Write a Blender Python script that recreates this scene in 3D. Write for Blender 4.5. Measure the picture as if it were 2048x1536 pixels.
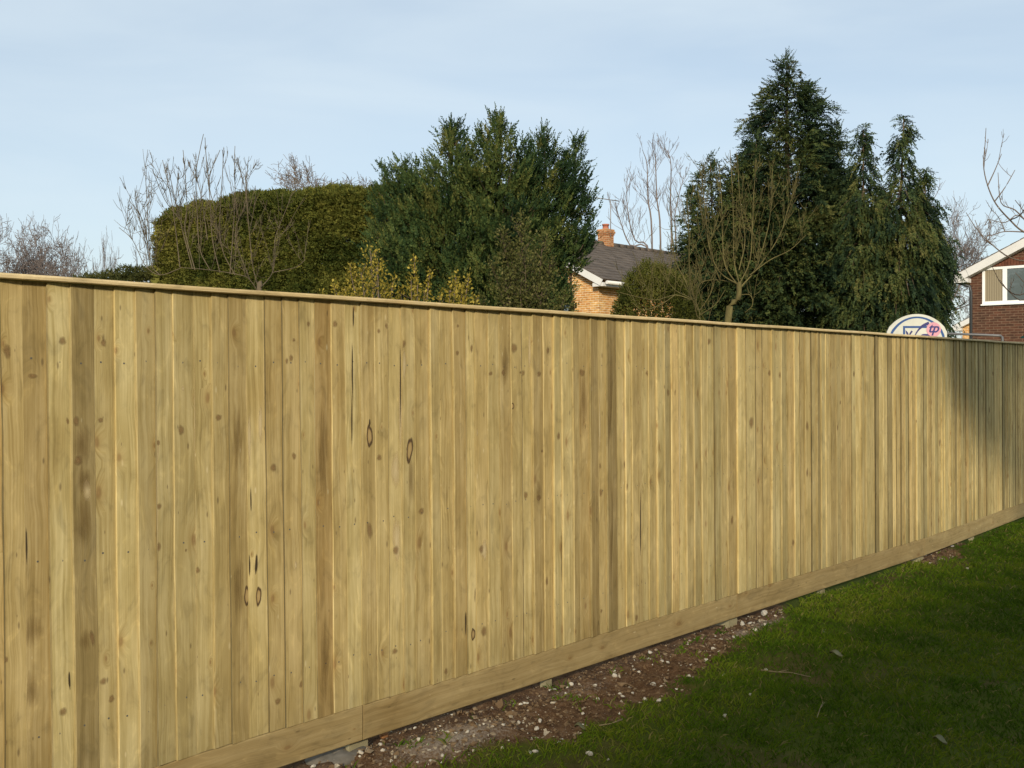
import bpy, bmesh, math, random
import numpy as np
from mathutils import Vector

for o in list(bpy.data.objects):
    bpy.data.objects.remove(o)
S = bpy.context.scene
COL = S.collection
R = math.radians
rng = np.random.default_rng(11)
random.seed(11)

# ------------------------------------------------------------------ camera, sky, sun, exposure
EYE = 1.62
FPX = 2000.0            # focal length in pixels of the 2048 px wide photograph
HOR = 747.0             # row of the horizon
cam = bpy.data.cameras.new('camera')
cam.sensor_width = 36.0
cam.lens = FPX / 2048 * 36.0
cam.shift_y = -(768 - HOR) / 2048
cam.clip_start = 0.05
cam.clip_end = 3000
camo = bpy.data.objects.new('camera', cam)
camo.location = (0, 0, EYE)
camo.rotation_euler = (R(90), 0, 0)
COL.objects.link(camo)
S.camera = camo

SUN_EL, SUN_AZ = R(21), R(186)      # azimuth clockwise from +Y
sun_vec = Vector((math.sin(SUN_AZ) * math.cos(SUN_EL), math.cos(SUN_AZ) * math.cos(SUN_EL), math.sin(SUN_EL)))
sun = bpy.data.lights.new('sun', 'SUN')
sun.energy = 3.1
sun.angle = R(5.0)             # the sun shines through thin high cloud
sun.color = (1.0, 0.88, 0.68)
suno = bpy.data.objects.new('sun', sun)
suno.rotation_euler = sun_vec.to_track_quat('Z', 'Y').to_euler()
COL.objects.link(suno)

world = bpy.data.worlds.new('World')
S.world = world
world.use_nodes = True
nt = world.node_tree
nt.nodes.clear()
out = nt.nodes.new('ShaderNodeOutputWorld')
bg = nt.nodes.new('ShaderNodeBackground')
sky = nt.nodes.new('ShaderNodeTexSky')
sky.sky_type = 'NISHITA'
sky.sun_disc = False
sky.sun_elevation = SUN_EL
sky.sun_rotation = SUN_AZ
sky.altitude = 50
sky.air_density = 1.0
sky.dust_density = 1.4
sky.ozone_density = 1.2
tc = nt.nodes.new('ShaderNodeTexCoord')
mp = nt.nodes.new('ShaderNodeMapping')
mp.inputs['Scale'].default_value = (1.6, 1.0, 6.5)
mp.inputs['Rotation'].default_value = (0, R(6), 0)
nz = nt.nodes.new('ShaderNodeTexNoise')
nz.inputs['Scale'].default_value = 1.7
nz.inputs['Detail'].default_value = 5
nz.inputs['Roughness'].default_value = 0.5
nz.inputs['Distortion'].default_value = 0.5
cr = nt.nodes.new('ShaderNodeMapRange')
cr.inputs['From Min'].default_value = 0.33
cr.inputs['From Max'].default_value = 0.72
cr.inputs['To Min'].default_value = 0.48
cr.inputs['To Max'].default_value = 0.74
mx = nt.nodes.new('ShaderNodeMix')
mx.data_type = 'RGBA'
mx.inputs[7].default_value = (5.55, 6.35, 6.85, 1)
nt.links.new(tc.outputs['Generated'], mp.inputs['Vector'])
nt.links.new(mp.outputs['Vector'], nz.inputs['Vector'])
nt.links.new(nz.outputs['Fac'], cr.inputs['Value'])
nt.links.new(cr.outputs['Result'], mx.inputs[0])
nt.links.new(sky.outputs['Color'], mx.inputs[6])
nt.links.new(mx.outputs[2], bg.inputs['Color'])
bg.inputs['Strength'].default_value = 0.095
nt.links.new(bg.outputs['Background'], out.inputs['Surface'])

S.view_settings.view_transform = 'Standard'
S.view_settings.look = 'None'
S.view_settings.gamma = 1
S.view_settings.exposure = 0.55
S.render.engine = 'CYCLES'
S.cycles.max_bounces = 6
S.cycles.transparent_max_bounces = 16

# ------------------------------------------------------------------ helpers
def at(px, py, Y):
    """point at depth Y seen at pixel (px, py) of the photograph"""
    return np.array([(px - 1024) / FPX * Y, Y, EYE + (HOR - py) / FPX * Y])

def tag(o, label=None, cat=None, group=None, kind=None):
    if label: o['label'] = label
    if cat: o['category'] = cat
    if group: o['group'] = group
    if kind: o['kind'] = kind
    return o

def empty(name, loc, label=None, cat=None, group=None):
    o = bpy.data.objects.new(name, None)
    o.empty_display_size = 0.2
    o.location = tuple(float(v) for v in loc)
    COL.objects.link(o)
    return tag(o, label, cat, group)

def link(name, me, mat, parent=None, world_coords=True):
    me.name = name
    o = bpy.data.objects.new(name, me)
    for m in (mat if isinstance(mat, (list, tuple)) else [mat]):
        me.materials.append(m)
    COL.objects.link(o)
    if parent is not None:
        o.parent = parent
        if world_coords:
            off = Vector((0, 0, 0))
            p = parent
            while p is not None:
                off = off + p.location
                p = p.parent
            o.location = -off
    return o

class MB:
    """collects faces, builds one mesh"""
    def __init__(self):
        self.v, self.f, self.m, self.uv, self.c, self.sm, self.r = [], [], [], [], [], [], {}
        self.has_uv = self.has_c = False
    def face(self, pts, mi=0, uv=None, c=None, smooth=False, r=None):
        b = len(self.v)
        if r is not None:
            self.r.update({b + i: x for i, x in enumerate(r)})
        self.v.extend([tuple(float(x) for x in p) for p in pts])
        self.f.append(tuple(range(b, b + len(pts))))
        self.m.append(mi)
        self.sm.append(smooth)
        self.uv.append(uv if uv is not None else [(0, 0)] * len(pts))
        self.c.append(c if c is not None else (1, 1, 1, 1))
        self.has_uv |= uv is not None
        self.has_c |= c is not None
    def box(self, o, ax, ay, az, mi=0, c=None):
        o, ax, ay, az = (np.array(k, float) for k in (o, ax, ay, az))
        if np.dot(np.cross(ax, ay), az) < 0:
            ax, ay = ay, ax
        lx, ly, lz = (np.linalg.norm(k) for k in (ax, ay, az))
        for (p, a, b, la, lb) in ((o, ay, ax, ly, lx), (o + az, ax, ay, lx, ly), (o, ax, az, lx, lz), (o + ay, az, ax, lz, lx),
                                  (o, az, ay, lz, ly), (o + ax, ay, az, ly, lz)):
            if la >= lb:
                uv = [(0, 0), (0, la), (lb, la), (lb, 0)]
            else:
                uv = [(0, 0), (la, 0), (la, lb), (0, lb)]
            self.face([p, p + a, p + a + b, p + b], mi, uv, c)
    def grid(self, rings, closed=True, mi=0, cap=True, smooth=True, c=None):
        """rings: list of equally long lists of points"""
        n = len(rings[0])
        b = len(self.v)
        for r in rings:
            self.v.extend([tuple(float(x) for x in p) for p in r])
        for i in range(len(rings) - 1):
            for j in range(n if closed else n - 1):
                k = (j + 1) % n
                self.f.append((b + i * n + j, b + i * n + k, b + (i + 1) * n + k, b + (i + 1) * n + j))
                self.m.append(mi); self.uv.append([(0, 0)] * 4); self.sm.append(smooth)
                self.c.append(c if c is not None else (1, 1, 1, 1))
        if cap and closed:
            for r, s in ((0, -1), (len(rings) - 1, 1)):
                idx = [b + r * n + j for j in range(n)]
                self.f.append(tuple(idx if s > 0 else idx[::-1]))
                self.m.append(mi); self.uv.append([(0, 0)] * n); self.sm.append(False)
                self.c.append(c if c is not None else (1, 1, 1, 1))
        self.has_c |= c is not None
    def tube(self, pts, radii, sides=5, mi=0, cap=True, c=None):
        pts = [np.array(p, float) for p in pts]
        ref = np.array([0.31, 0.17, 0.93])
        rings = []
        for i, p in enumerate(pts):
            t = pts[min(i + 1, len(pts) - 1)] - pts[max(i - 1, 0)]
            t = t / (np.linalg.norm(t) + 1e-9)
            a = np.cross(t, ref if abs(t @ ref) < 0.95 else np.array([1.0, 0, 0]))
            a /= np.linalg.norm(a) + 1e-9
            bb = np.cross(t, a)
            r = radii[i] if hasattr(radii, '__len__') else radii
            rings.append([p + r * (math.cos(2 * math.pi * k / sides) * a + math.sin(2 * math.pi * k / sides) * bb) for k in range(sides)])
        self.grid(rings, True, mi, cap, True, c)
    def build(self, name, mat, parent=None, **kw):
        me = bpy.data.meshes.new(name)
        me.from_pydata(self.v, [], self.f)
        me.polygons.foreach_set('material_index', self.m)
        me.polygons.foreach_set('use_smooth', self.sm)
        if self.has_uv:
            l = me.uv_layers.new(name='UVMap')
            l.data.foreach_set('uv', np.array([x for u in self.uv for p in u for x in p], 'f'))
        if self.has_c:
            a = me.attributes.new('tone', 'FLOAT_COLOR', 'FACE')
            a.data.foreach_set('color', np.array([x for c in self.c for x in c], 'f'))
        if self.r:
            rr = np.zeros(len(self.v), 'f')
            rr[list(self.r.keys())] = list(self.r.values())
            me.attributes.new('r', 'FLOAT', 'POINT').data.foreach_set('value', rr)
        me.update()
        return link(name, me, mat, parent, **kw)

def quads(name, V, n, mat, parent, tone=None, k=4, nrm=None, **kw):
    """V: (n*k, 3) loose polygons of k corners each"""
    me = bpy.data.meshes.new(name)
    me.vertices.add(n * k)
    me.vertices.foreach_set('co', V.astype('f').ravel())
    me.loops.add(n * k)
    me.loops.foreach_set('vertex_index', np.arange(n * k, dtype='i'))
    me.polygons.add(n)
    me.polygons.foreach_set('loop_start', np.arange(0, n * k, k, dtype='i'))
    if tone is not None:
        a = me.attributes.new('tone', 'FLOAT', 'FACE')
        a.data.foreach_set('value', tone.astype('f'))
    me.update()
    me.validate()
    return link(name, me, mat, parent, **kw)

def unit(a):
    return a / (np.linalg.norm(a, axis=-1, keepdims=True) + 1e-9)

# ---- materials
class Mat:
    def __init__(self, name, rough=0.8, spec=0.3):
        self.m = bpy.data.materials.new(name)
        self.m.use_nodes = True
        self.t = self.m.node_tree
        self.b = self.t.nodes['Principled BSDF']
        self.out = self.t.nodes['Material Output']
        self.b.inputs['Roughness'].default_value = rough
        self.b.inputs['Specular IOR Level'].default_value = spec
    def n(self, typ, **kw):
        nd = self.t.nodes.new('ShaderNode' + typ)
        for k, v in kw.items():
            if k.startswith('_'):
                setattr(nd, k[1:], v)
            else:
                self.put(nd.inputs[int(k[1:])] if k[0] == 'i' and k[1:].isdigit() else nd.inputs[k.replace('__', ' ')], v)
        return nd
    def put(self, sock, v):
        if isinstance(v, bpy.types.NodeSocket):
            self.t.links.new(v, sock)
        else:
            sock.default_value = v
    def math(self, op, a, b=0.0, c=0.0, clamp=False):
        nd = self.t.nodes.new('ShaderNodeMath')
        nd.operation = op
        nd.use_clamp = clamp
        for s, v in zip(nd.inputs, (a, b, c)):
            self.put(s, v)
        return nd.outputs[0]
    def mix(self, fac, a, b, blend='MIX'):
        nd = self.t.nodes.new('ShaderNodeMix')
        nd.data_type = 'RGBA'
        nd.blend_type = blend
        self.put(nd.inputs[0], fac)
        self.put(nd.inputs[6], a if isinstance(a, bpy.types.NodeSocket) else (*a, 1))
        self.put(nd.inputs[7], b if isinstance(b, bpy.types.NodeSocket) else (*b, 1))
        return nd.outputs[2]
    def ramp(self, fac, stops, interp='LINEAR'):
        nd = self.t.nodes.new('ShaderNodeValToRGB')
        nd.color_ramp.interpolation = interp
        e = nd.color_ramp.elements
        while len(e) < len(stops):
            e.new(0.5)
        for el, (p, c) in zip(e, stops):
            el.position = p
            el.color = (*c, 1) if hasattr(c, '__len__') else (c, c, c, 1)
        self.put(nd.inputs[0], fac)
        return nd.outputs[0]
    def rng(self, v, a, b, c, d):
        nd = self.n('MapRange', Value=v)
        for k, x in (('From Min', a), ('From Max', b), ('To Min', c), ('To Max', d)):
            nd.inputs[k].default_value = x
        return nd.outputs[0]
    def attr(self, name, o='Fac'):
        return self.n('Attribute', _attribute_name=name).outputs[o]
    def coords(self, kind='Object', scale=(1, 1, 1)):
        t = self.n('TexCoord').outputs[kind]
        return self.n('Mapping', Vector=t, Scale=scale).outputs[0]
    def noise(self, vec, scale, detail=4, rough=0.5, o='Fac', dist=0.0):
        nd = self.n('TexNoise', Vector=vec, Scale=scale, Detail=detail, Roughness=rough, Distortion=dist)
        return nd.outputs[o]
    def color(self, c):
        self.put(self.b.inputs['Base Color'], c if isinstance(c, bpy.types.NodeSocket) else (*c, 1))
    def bump(self, h, strength=0.3, dist=0.01):
        nd = self.n('Bump', Height=h, Strength=strength, Distance=dist)
        self.t.links.new(nd.outputs[0], self.b.inputs['Normal'])
    def translucent(self, col, fac):
        tr = self.n('BsdfTranslucent', Color=col)
        ms = self.n('MixShader', i0=fac)
        self.t.links.new(self.b.outputs[0], ms.inputs[1])
        self.t.links.new(tr.outputs[0], ms.inputs[2])
        self.t.links.new(ms.outputs[0], self.out.inputs['Surface'])

def plain(name, c, rough=0.6, var=0.12, scale=3.0, spec=0.3):
    m = Mat(name, rough, spec)
    nz = m.noise(m.coords(), scale, 5, 0.6)
    k = m.rng(nz, 0.3, 0.7, 1 - var, 1 + var)
    m.color(m.mix(1.0, c, m.n('CombineColor', i0=k, i1=k, i2=k).outputs[0], 'MULTIPLY'))
    return m.m

def leaf_mat(name, stops, trans=0.25, rough=0.6, spec=0.25):
    m = Mat(name, rough, spec * 0.35)
    t = m.attr('tone')
    c = m.ramp(t, stops)
    m.color(c)
    m.translucent(c, trans)
    return m.m

def bark_mat(name, a, b, scale=6.0):
    m = Mat(name, 0.9, 0.1)
    n = m.noise(m.coords('Object', (1, 1, 0.35)), scale, 6, 0.65)
    m.color(m.ramp(n, [(0.3, a), (0.7, b)]))
    m.bump(n, 0.5, 0.02)
    return m.m

# ---- timber
def wood_mat(name, lo, mid, hi, uvname='UVMap', knots=True):
    m = Mat(name, 0.72, 0.22)
    uv = m.n('UVMap', _uv_map=uvname).outputs[0]
    tone = m.n('Attribute', _attribute_name='tone')
    tr = m.n('SeparateColor', Color=tone.outputs['Color'])
    bri, hue, rnd = tr.outputs[0], tr.outputs[1], tr.outputs[2]
    # knots
    kv = m.n('Mapping', Vector=uv, Scale=(9.0, 4.6, 1)).outputs[0]
    wob = m.noise(kv, 2.2, 2, 0.5, 'Color')
    kv = m.n('VectorMath', _operation='MULTIPLY_ADD', i0=wob, i1=(0.10, 0.10, 0), i2=kv).outputs[0]
    vor = m.n('TexVoronoi', _voronoi_dimensions='2D', _feature='F1', Vector=kv, Scale=1.0, Randomness=1.0)
    dist = vor.outputs['Distance']
    cs = m.n('SeparateColor', Color=vor.outputs['Color'])
    on = m.math('GREATER_THAN', cs.outputs[0], 0.74)
    rad = m.math('MULTIPLY_ADD', cs.outputs[1], 0.085, 0.025)
    rel = m.math('DIVIDE', dist, rad)
    core = m.math('MULTIPLY', m.rng(rel, 0.45, 1.25, 1.0, 0.0), on)
    halo = m.math('MULTIPLY', m.rng(rel, 1.0, 4.2, 1.0, 0.0), on)
    # grain bends round the knots
    sx = m.n('SeparateXYZ', Vector=uv)
    gu = m.math('MULTIPLY_ADD', halo, 0.028, sx.outputs[0])
    slow = m.noise(m.n('CombineXYZ', X=sx.outputs[0], Y=sx.outputs[1]).outputs[0], 2.3, 3, 0.5)
    gu = m.math('MULTIPLY_ADD', slow, 0.05, gu)
    gv = m.n('CombineXYZ', X=m.math('MULTIPLY', gu, 210.0), Y=m.math('MULTIPLY', sx.outputs[1], 1.6)).outputs[0]
    g1 = m.noise(gv, 1.0, 4, 0.6)
    gb = m.n('CombineXYZ', X=m.math('MULTIPLY', gu, 58.0), Y=m.math('MULTIPLY', sx.outputs[1], 0.9)).outputs[0]
    g2 = m.noise(gb, 1.0, 4, 0.62)
    bl = m.noise(m.n('CombineXYZ', X=m.math('MULTIPLY', sx.outputs[0], 9.0), Y=m.math('MULTIPLY', sx.outputs[1], 2.6)).outputs[0], 1.0, 4, 0.55)
    st = m.noise(m.n('CombineXYZ', X=m.math('MULTIPLY', sx.outputs[0], 5.0), Y=m.math('MULTIPLY', sx.outputs[1], 1.5), Z=7.7).outputs[0], 1.0, 3, 0.6)
    f = m.math('ADD', m.math('MULTIPLY', g1, 0.32), m.math('MULTIPLY', g2, 0.48))
    f = m.math('ADD', f, m.math('MULTIPLY', bl, 0.40))
    c = m.ramp(f, [(0.40, lo), (0.56, mid), (0.71, hi)])
    # hue: grey green <-> orange brown
    c = m.mix(m.math('MULTIPLY', hue, 0.55), c, m.mix(1.0, c, (1.06, 0.80, 0.58), 'MULTIPLY'))
    mo = m.noise(m.n('CombineXYZ', X=m.math('MULTIPLY', gu, 17.0), Y=m.math('MULTIPLY', sx.outputs[1], 6.5), Z=3.3).outputs[0], 1.0, 4, 0.6, dist=1.3)
    mk = m.ramp(mo, [(0.30, 0.76), (0.46, 0.97), (0.58, 1.0), (0.68, 1.16), (0.78, 1.26)])
    c = m.mix(1.0, c, mk, 'MULTIPLY')
    v2 = m.n('TexVoronoi', _voronoi_dimensions='2D', _feature='F1', Vector=m.n('Mapping', Vector=uv, Scale=(21.0, 7.0, 1)).outputs[0], Scale=1.0, Randomness=1.0)
    c2 = m.n('SeparateColor', Color=v2.outputs['Color'])
    fl = m.math('MULTIPLY', m.rng(m.math('DIVIDE', v2.outputs['Distance'], m.math('MULTIPLY_ADD', c2.outputs[1], 0.07, 0.03)), 0.5, 1.3, 0.6, 0.0), m.math('GREATER_THAN', c2.outputs[0], 0.80))
    c = m.mix(fl, c, m.mix(m.math('GREATER_THAN', c2.outputs[2], 0.72), (0.10, 0.065, 0.03), (0.62, 0.52, 0.30)))
    stain = m.rng(st, 0.58, 0.78, 0.0, 0.55)
    c = m.mix(stain, c, m.mix(1.0, c, (0.70, 0.58, 0.40), 'MULTIPLY'))
    if knots:
        pale = m.math('MULTIPLY', m.math('MULTIPLY', halo, m.math('GREATER_THAN', cs.outputs[2], 0.6)), 0.35)
        c = m.mix(pale, c, hi)
        hb = m.math('MULTIPLY', m.math('MULTIPLY', halo, halo), 0.40)
        c = m.mix(hb, c, m.mix(1.0, c, (0.72, 0.56, 0.38), 'MULTIPLY'))
        kc = m.ramp(rel, [(0.0, (0.27, 0.16, 0.065)), (0.55, (0.22, 0.125, 0.05)), (0.95, (0.17, 0.10, 0.04))])
        c = m.mix(m.math('MULTIPLY', core, 0.62), c, kc)
    bc = m.n('CombineColor', i0=bri, i1=bri, i2=bri).outputs[0]
    c = m.mix(1.0, c, bc, 'MULTIPLY')
    m.color(c)
    m.bump(m.math('ADD', g1, m.math('MULTIPLY', core, 0.7)), 0.22, 0.002)
    return m.m

M = {}
M['board'] = wood_mat('featheredge_timber', (0.250, 0.188, 0.069), (0.395, 0.309, 0.129), (0.53, 0.436, 0.215))
M['gravel_board'] = wood_mat('gravel_board_timber', (0.24, 0.172, 0.070), (0.33, 0.245, 0.108), (0.41, 0.315, 0.150))
M['cap'] = wood_mat('capping_timber', (0.36, 0.27, 0.13), (0.50, 0.39, 0.20), (0.62, 0.50, 0.29), knots=False)
M['nail'] = plain('galvanised_nail', (0.10, 0.095, 0.085), 0.5)
M['post'] = plain('post_timber', (0.33, 0.29, 0.17), 0.85, 0.25, 9)
M['concrete'] = plain('footing_concrete', (0.17, 0.15, 0.12), 0.95, 0.3, 14)

def decal_mat(name, stops, alpha, rag=0.35, streak=False):
    m = Mat(name, 0.75, 0.2)
    r = m.attr('r')
    nz = m.noise(m.coords('Object', (1, 1, 0.07)) if streak else m.coords(), 110 if streak else 160, 4, 0.6)
    rr = m.math('ADD', r, m.math('MULTIPLY', m.math('SUBTRACT', nz, 0.5), rag))
    m.color(m.ramp(rr, stops))
    a = m.ramp(rr, alpha)
    tr = m.n('BsdfTransparent')
    ms = m.n('MixShader', i0=a)
    m.t.links.new(tr.outputs[0], ms.inputs[1])
    m.t.links.new(m.b.outputs[0], ms.inputs[2])
    m.t.links.new(ms.outputs[0], m.out.inputs['Surface'])
    return m.m
M['knot'] = decal_mat('knot', [(0, (0.30, 0.18, 0.075)), (0.45, (0.24, 0.140, 0.060)), (0.72, (0.16, 0.095, 0.04)), (1, (0.25, 0.16, 0.06))],
                      [(0, 0.60), (0.4, 0.52), (0.75, 0.24), (1, 0.0)])
M['eye_knot'] = decal_mat('eye_knot', [(0, (0.46, 0.33, 0.15)), (0.5, (0.40, 0.27, 0.11)), (0.68, (0.10, 0.062, 0.032)), (1, (0.10, 0.06, 0.025))],
                          [(0, 0.9), (0.8, 0.95), (0.92, 0.4), (1, 0.0)], 0.14)
M['stain'] = decal_mat('resin_stain', [(0, (0.15, 0.088, 0.026)), (1, (0.22, 0.135, 0.045))], [(0, 0.42), (0.45, 0.28), (0.85, 0.06), (1, 0.0)], 1.5, True)
M['crack'] = decal_mat('split', [(0, (0.045, 0.032, 0.02)), (1, (0.06, 0.04, 0.02))], [(0, 0.95), (0.7, 0.8), (1, 0.0)])
M['pale'] = decal_mat('torn_grain', [(0, (0.66, 0.53, 0.30)), (1, (0.58, 0.45, 0.23))], [(0, 0.75), (0.6, 0.55), (1, 0.0)], 1.2, True)

# ------------------------------------------------------------------ ground
P0 = np.array([-1.65, 3.23])
DS = np.array([0.695, 0.719])        # along the fence, away to the right
DN = np.array([0.719, -0.695])       # out of the fence, towards the lawn
def sw(s, w, z=0.0):
    p = P0 + DS * s + DN * w
    return np.array([p[0], p[1], z])
def s_of_px(px):
    k = (px - 1024) / FPX
    return (k * P0[1] - P0[0]) / (DS[0] - k * DS[1])
def fence_pt(px, py):
    """pixel -> (s, z) in the fence plane"""
    s = s_of_px(px)
    Y = P0[1] + DS[1] * s
    return s, EYE + (HOR - py) / FPX * Y
def ground_sw(px, py):
    Y = EYE * FPX / (py - HOR)
    rel = np.array([(px - 1024) / FPX * Y, Y]) - P0
    return rel @ DS, rel @ DN

def vnoise(x, y, seed=0):
    """smooth value noise, vectorised"""
    xi, yi = np.floor(x).astype(int), np.floor(y).astype(int)
    xf, yf = x - xi, y - yi
    u, v = xf * xf * (3 - 2 * xf), yf * yf * (3 - 2 * yf)
    def h(a, b):
        n = (a * 374761393 + b * 668265263 + seed * 982451653) & 0x7fffffff
        n = ((n ^ (n >> 13)) * 1274126177) & 0x7fffffff
        return ((n ^ (n >> 16)) & 0xffff) / 65535.0
    return (h(xi, yi) * (1 - u) + h(xi + 1, yi) * u) * (1 - v) + (h(xi, yi + 1) * (1 - u) + h(xi + 1, yi + 1) * u) * v
def fbm(x, y, seed=0, o=4):
    t, a, f = 0, 0.5, 1.0
    for i in range(o):
        t = t + a * vnoise(x * f, y * f, seed + i)
        a *= 0.5; f *= 2.03
    return t

EDGE_S = [-6, 0, 1.4, 2.1, 2.55, 3.0, 3.4, 3.9, 4.4, 4.9, 5.25, 5.6, 7.0, 7.35, 7.8, 8.2, 8.6, 20]
EDGE_W = [0.45, 0.42, 0.38, 0.47, 0.53, 0.50, 0.41, 0.30, 0.22, 0.10, -0.10, -0.22, -0.20, 0.10, 0.16, 0.02, -0.18, -0.18]
def soil_amount(s, w):
    e = np.interp(s, EDGE_S, EDGE_W)
    d = e - w + (fbm(s * 5, w * 5, 3) - 0.47) * 0.34
    a = np.clip(d / 0.08 + 0.5, 0, 1) * (w > -0.6)
    patch = np.clip((fbm(s * 1.3, w * 1.3, 21) - 0.62) / 0.10, 0, 1) * 0.45
    patch2 = np.clip((fbm(s * 3.1, w * 3.1, 77) - 0.66) / 0.08, 0, 1) * 0.4
    return np.maximum(a, np.maximum(patch, patch2) * (w > 0))
def ground_z(s, w):
    rise = np.interp(s, [-1000, 6.6, 9.5, 14, 1000], [0, 0, 0.065, 0.09, 0.09]) * np.clip(1.6 - np.abs(w) / 8, 0, 1)
    near = np.exp(-np.maximum(np.abs(w) - 6, 0) / 3) * np.exp(-np.maximum(np.abs(s - 4) - 9, 0) / 4)
    a = soil_amount(s, w)
    rough = (fbm(s * 14, w * 14, 5) - 0.47) * 0.06 + (fbm(s * 45, w * 45, 9, 3) - 0.44) * 0.034
    lawn = (fbm(s * 2.2, w * 2.2, 31) - 0.47) * 0.06
    spoil = 0.05 * np.exp(-((s - 1.75) / 0.5) ** 2 - ((w - 0.22) / 0.2) ** 2)
    return rise + near * (a * (rough - 0.012) + (1 - a) * lawn + spoil)

sg = np.concatenate([-np.geomspace(900, 2.2, 26), np.arange(-2, 11.2, 0.035), 11.2 + np.geomspace(0.4, 900, 26)])
wg = np.concatenate([-np.geomspace(900, 0.7, 26), np.arange(-0.6, 3.4, 0.035), 3.4 + np.geomspace(0.1, 900, 34)])
SG, WG = np.meshgrid(sg, wg, indexing='ij')
ZG = ground_z(SG, WG)
XG = P0[0] + DS[0] * SG + DN[0] * WG
YG = P0[1] + DS[1] * SG + DN[1] * WG
me = bpy.data.meshes.new('ground')
ns, nw = len(sg), len(wg)
me.vertices.add(ns * nw)
me.vertices.foreach_set('co', np.stack([XG, YG, ZG], -1).astype('f').ravel())
ii, jj = np.meshgrid(np.arange(ns - 1), np.arange(nw - 1), indexing='ij')
q = np.stack([ii * nw + jj, ii * nw + jj + 1, (ii + 1) * nw + jj + 1, (ii + 1) * nw + jj], -1).reshape(-1, 4)[:, ::-1]
me.loops.add(q.size)
me.loops.foreach_set('vertex_index', q.astype('i').ravel())
me.polygons.add(len(q))
me.polygons.foreach_set('loop_start', np.arange(0, q.size, 4, dtype='i'))
me.polygons.foreach_set('use_smooth', np.ones(len(q), dtype=bool))
a = me.attributes.new('soil', 'FLOAT', 'POINT')
a.data.foreach_set('value', soil_amount(SG, WG).astype('f').ravel())
chalk = 0.9 * np.exp(-((SG - 1.78) / 0.42) ** 2 - ((WG - 0.2) / 0.17) ** 2) + 0.85 * np.exp(-((SG - 4.55) / 0.5) ** 2 - ((WG - 0.12) / 0.1) ** 2) \
    + 0.5 * np.exp(-((SG - 2.75) / 0.4) ** 2 - ((WG - 0.1) / 0.14) ** 2) + 0.5 * np.exp(-((SG - 7.6) / 0.3) ** 2 - ((WG - 0.1) / 0.1) ** 2)
a = me.attributes.new('chalk', 'FLOAT', 'POINT')
a.data.foreach_set('value', chalk.astype('f').ravel())
me.update()
m = Mat('earth_and_turf', 0.95, 0.1)
oc = m.coords()
n1 = m.noise(oc, 16, 6, 0.65)
n2 = m.noise(oc, 70, 5, 0.6)
soil = m.ramp(n1, [(0.30, (0.052, 0.028, 0.015)), (0.52, (0.120, 0.067, 0.034)), (0.72, (0.20, 0.125, 0.068))])
chk = m.rng(m.math('ADD', m.attr('chalk'), m.math('MULTIPLY', m.math('SUBTRACT', n2, 0.5), 1.5)), 0.35, 0.9, 0, 0.8)
soil = m.mix(chk, soil, (0.36, 0.30, 0.235))
fleck = m.rng(m.noise(oc, 130, 2, 0.5), 0.66, 0.72, 0, 0.7)
soil = m.mix(fleck, soil, (0.36, 0.31, 0.25))
turf = m.ramp(m.noise(oc, 5, 6, 0.65), [(0.3, (0.040, 0.056, 0.007)), (0.6, (0.066, 0.084, 0.010)), (0.8, (0.085, 0.078, 0.02))])
m.color(m.mix(m.attr('soil'), turf, soil))
m.bump(n2, 0.6, 0.012)
tag(link('ground', me, m.m), kind='structure')

# ------------------------------------------------------------------ grass, gravel, stones
def in_view(X, Y, margin):
    Ye = np.maximum(Y, 0.5)
    k = X / Ye
    low = EYE / Ye
    return (np.abs(k) < 0.512 + margin / Ye) & (Y > 3.2) & (low < 0.395 + 0.25 * margin)

NB = 400000
gs = rng.uniform(0.4, 13.5, NB)
gw = rng.uniform(-0.02, 6.5, NB)
keep = rng.random(NB) > soil_amount(gs, gw) * np.where(fbm(gs * 7, gw * 7, 91) > 0.60, 0.55, 1.03)
gs, gw = gs[keep], gw[keep]
GX = P0[0] + DS[0] * gs + DN[0] * gw
GY = P0[1] + DS[1] * gs + DN[1] * gw
dens = np.clip(1.25 - GY / 16, 0.35, 1) * np.clip(0.25 + 2.6 * (fbm(gs * 9, gw * 9, 51) - 0.18), 0.3, 1)
keep = in_view(GX, GY, 0.9) & (rng.random(len(gs)) < dens)
gs, gw, GX, GY = gs[keep], gw[keep], GX[keep], GY[keep]
n = len(gs)
gz = ground_z(gs, gw)
clump = fbm(gs * 6, gw * 6, 61)
hgt = rng.uniform(0.016, 0.038, n) * (0.65 + 0.9 * clump) * 1.25
az = rng.uniform(0, 2 * np.pi, n)
lean = rng.uniform(0.15, 1.05, n)
dirv = np.stack([np.cos(az) * lean, np.sin(az) * lean, np.ones(n)], -1)
dirv = unit(dirv)
side = unit(np.cross(dirv, np.stack([np.cos(az + 1.3), np.sin(az + 1.3), np.zeros(n)], -1)))
B = np.stack([GX, GY, gz - 0.004], -1)
wd = rng.uniform(0.0013, 0.0026, n)[:, None] * (1 + GY[:, None] / 9)
mid = B + dirv * (hgt * 0.55)[:, None]
tip = B + dirv * hgt[:, None] + np.stack([np.cos(az), np.sin(az), -0.5 * np.ones(n)], -1) * (hgt * 0.35 * lean)[:, None]
V = np.stack([B - side * wd, B + side * wd, mid + side * wd * 0.8, tip, mid - side * wd * 0.8], 1).reshape(-1, 3)
gt = np.clip(np.clip(0.42 + (fbm(gs * 2.5, gw * 2.5, 71) - 0.47) * 2.2, 0.1, 0.66) + rng.normal(0, 0.16, n), 0, 0.92)
gt[rng.random(n) < 0.04] = 1.0
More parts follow.
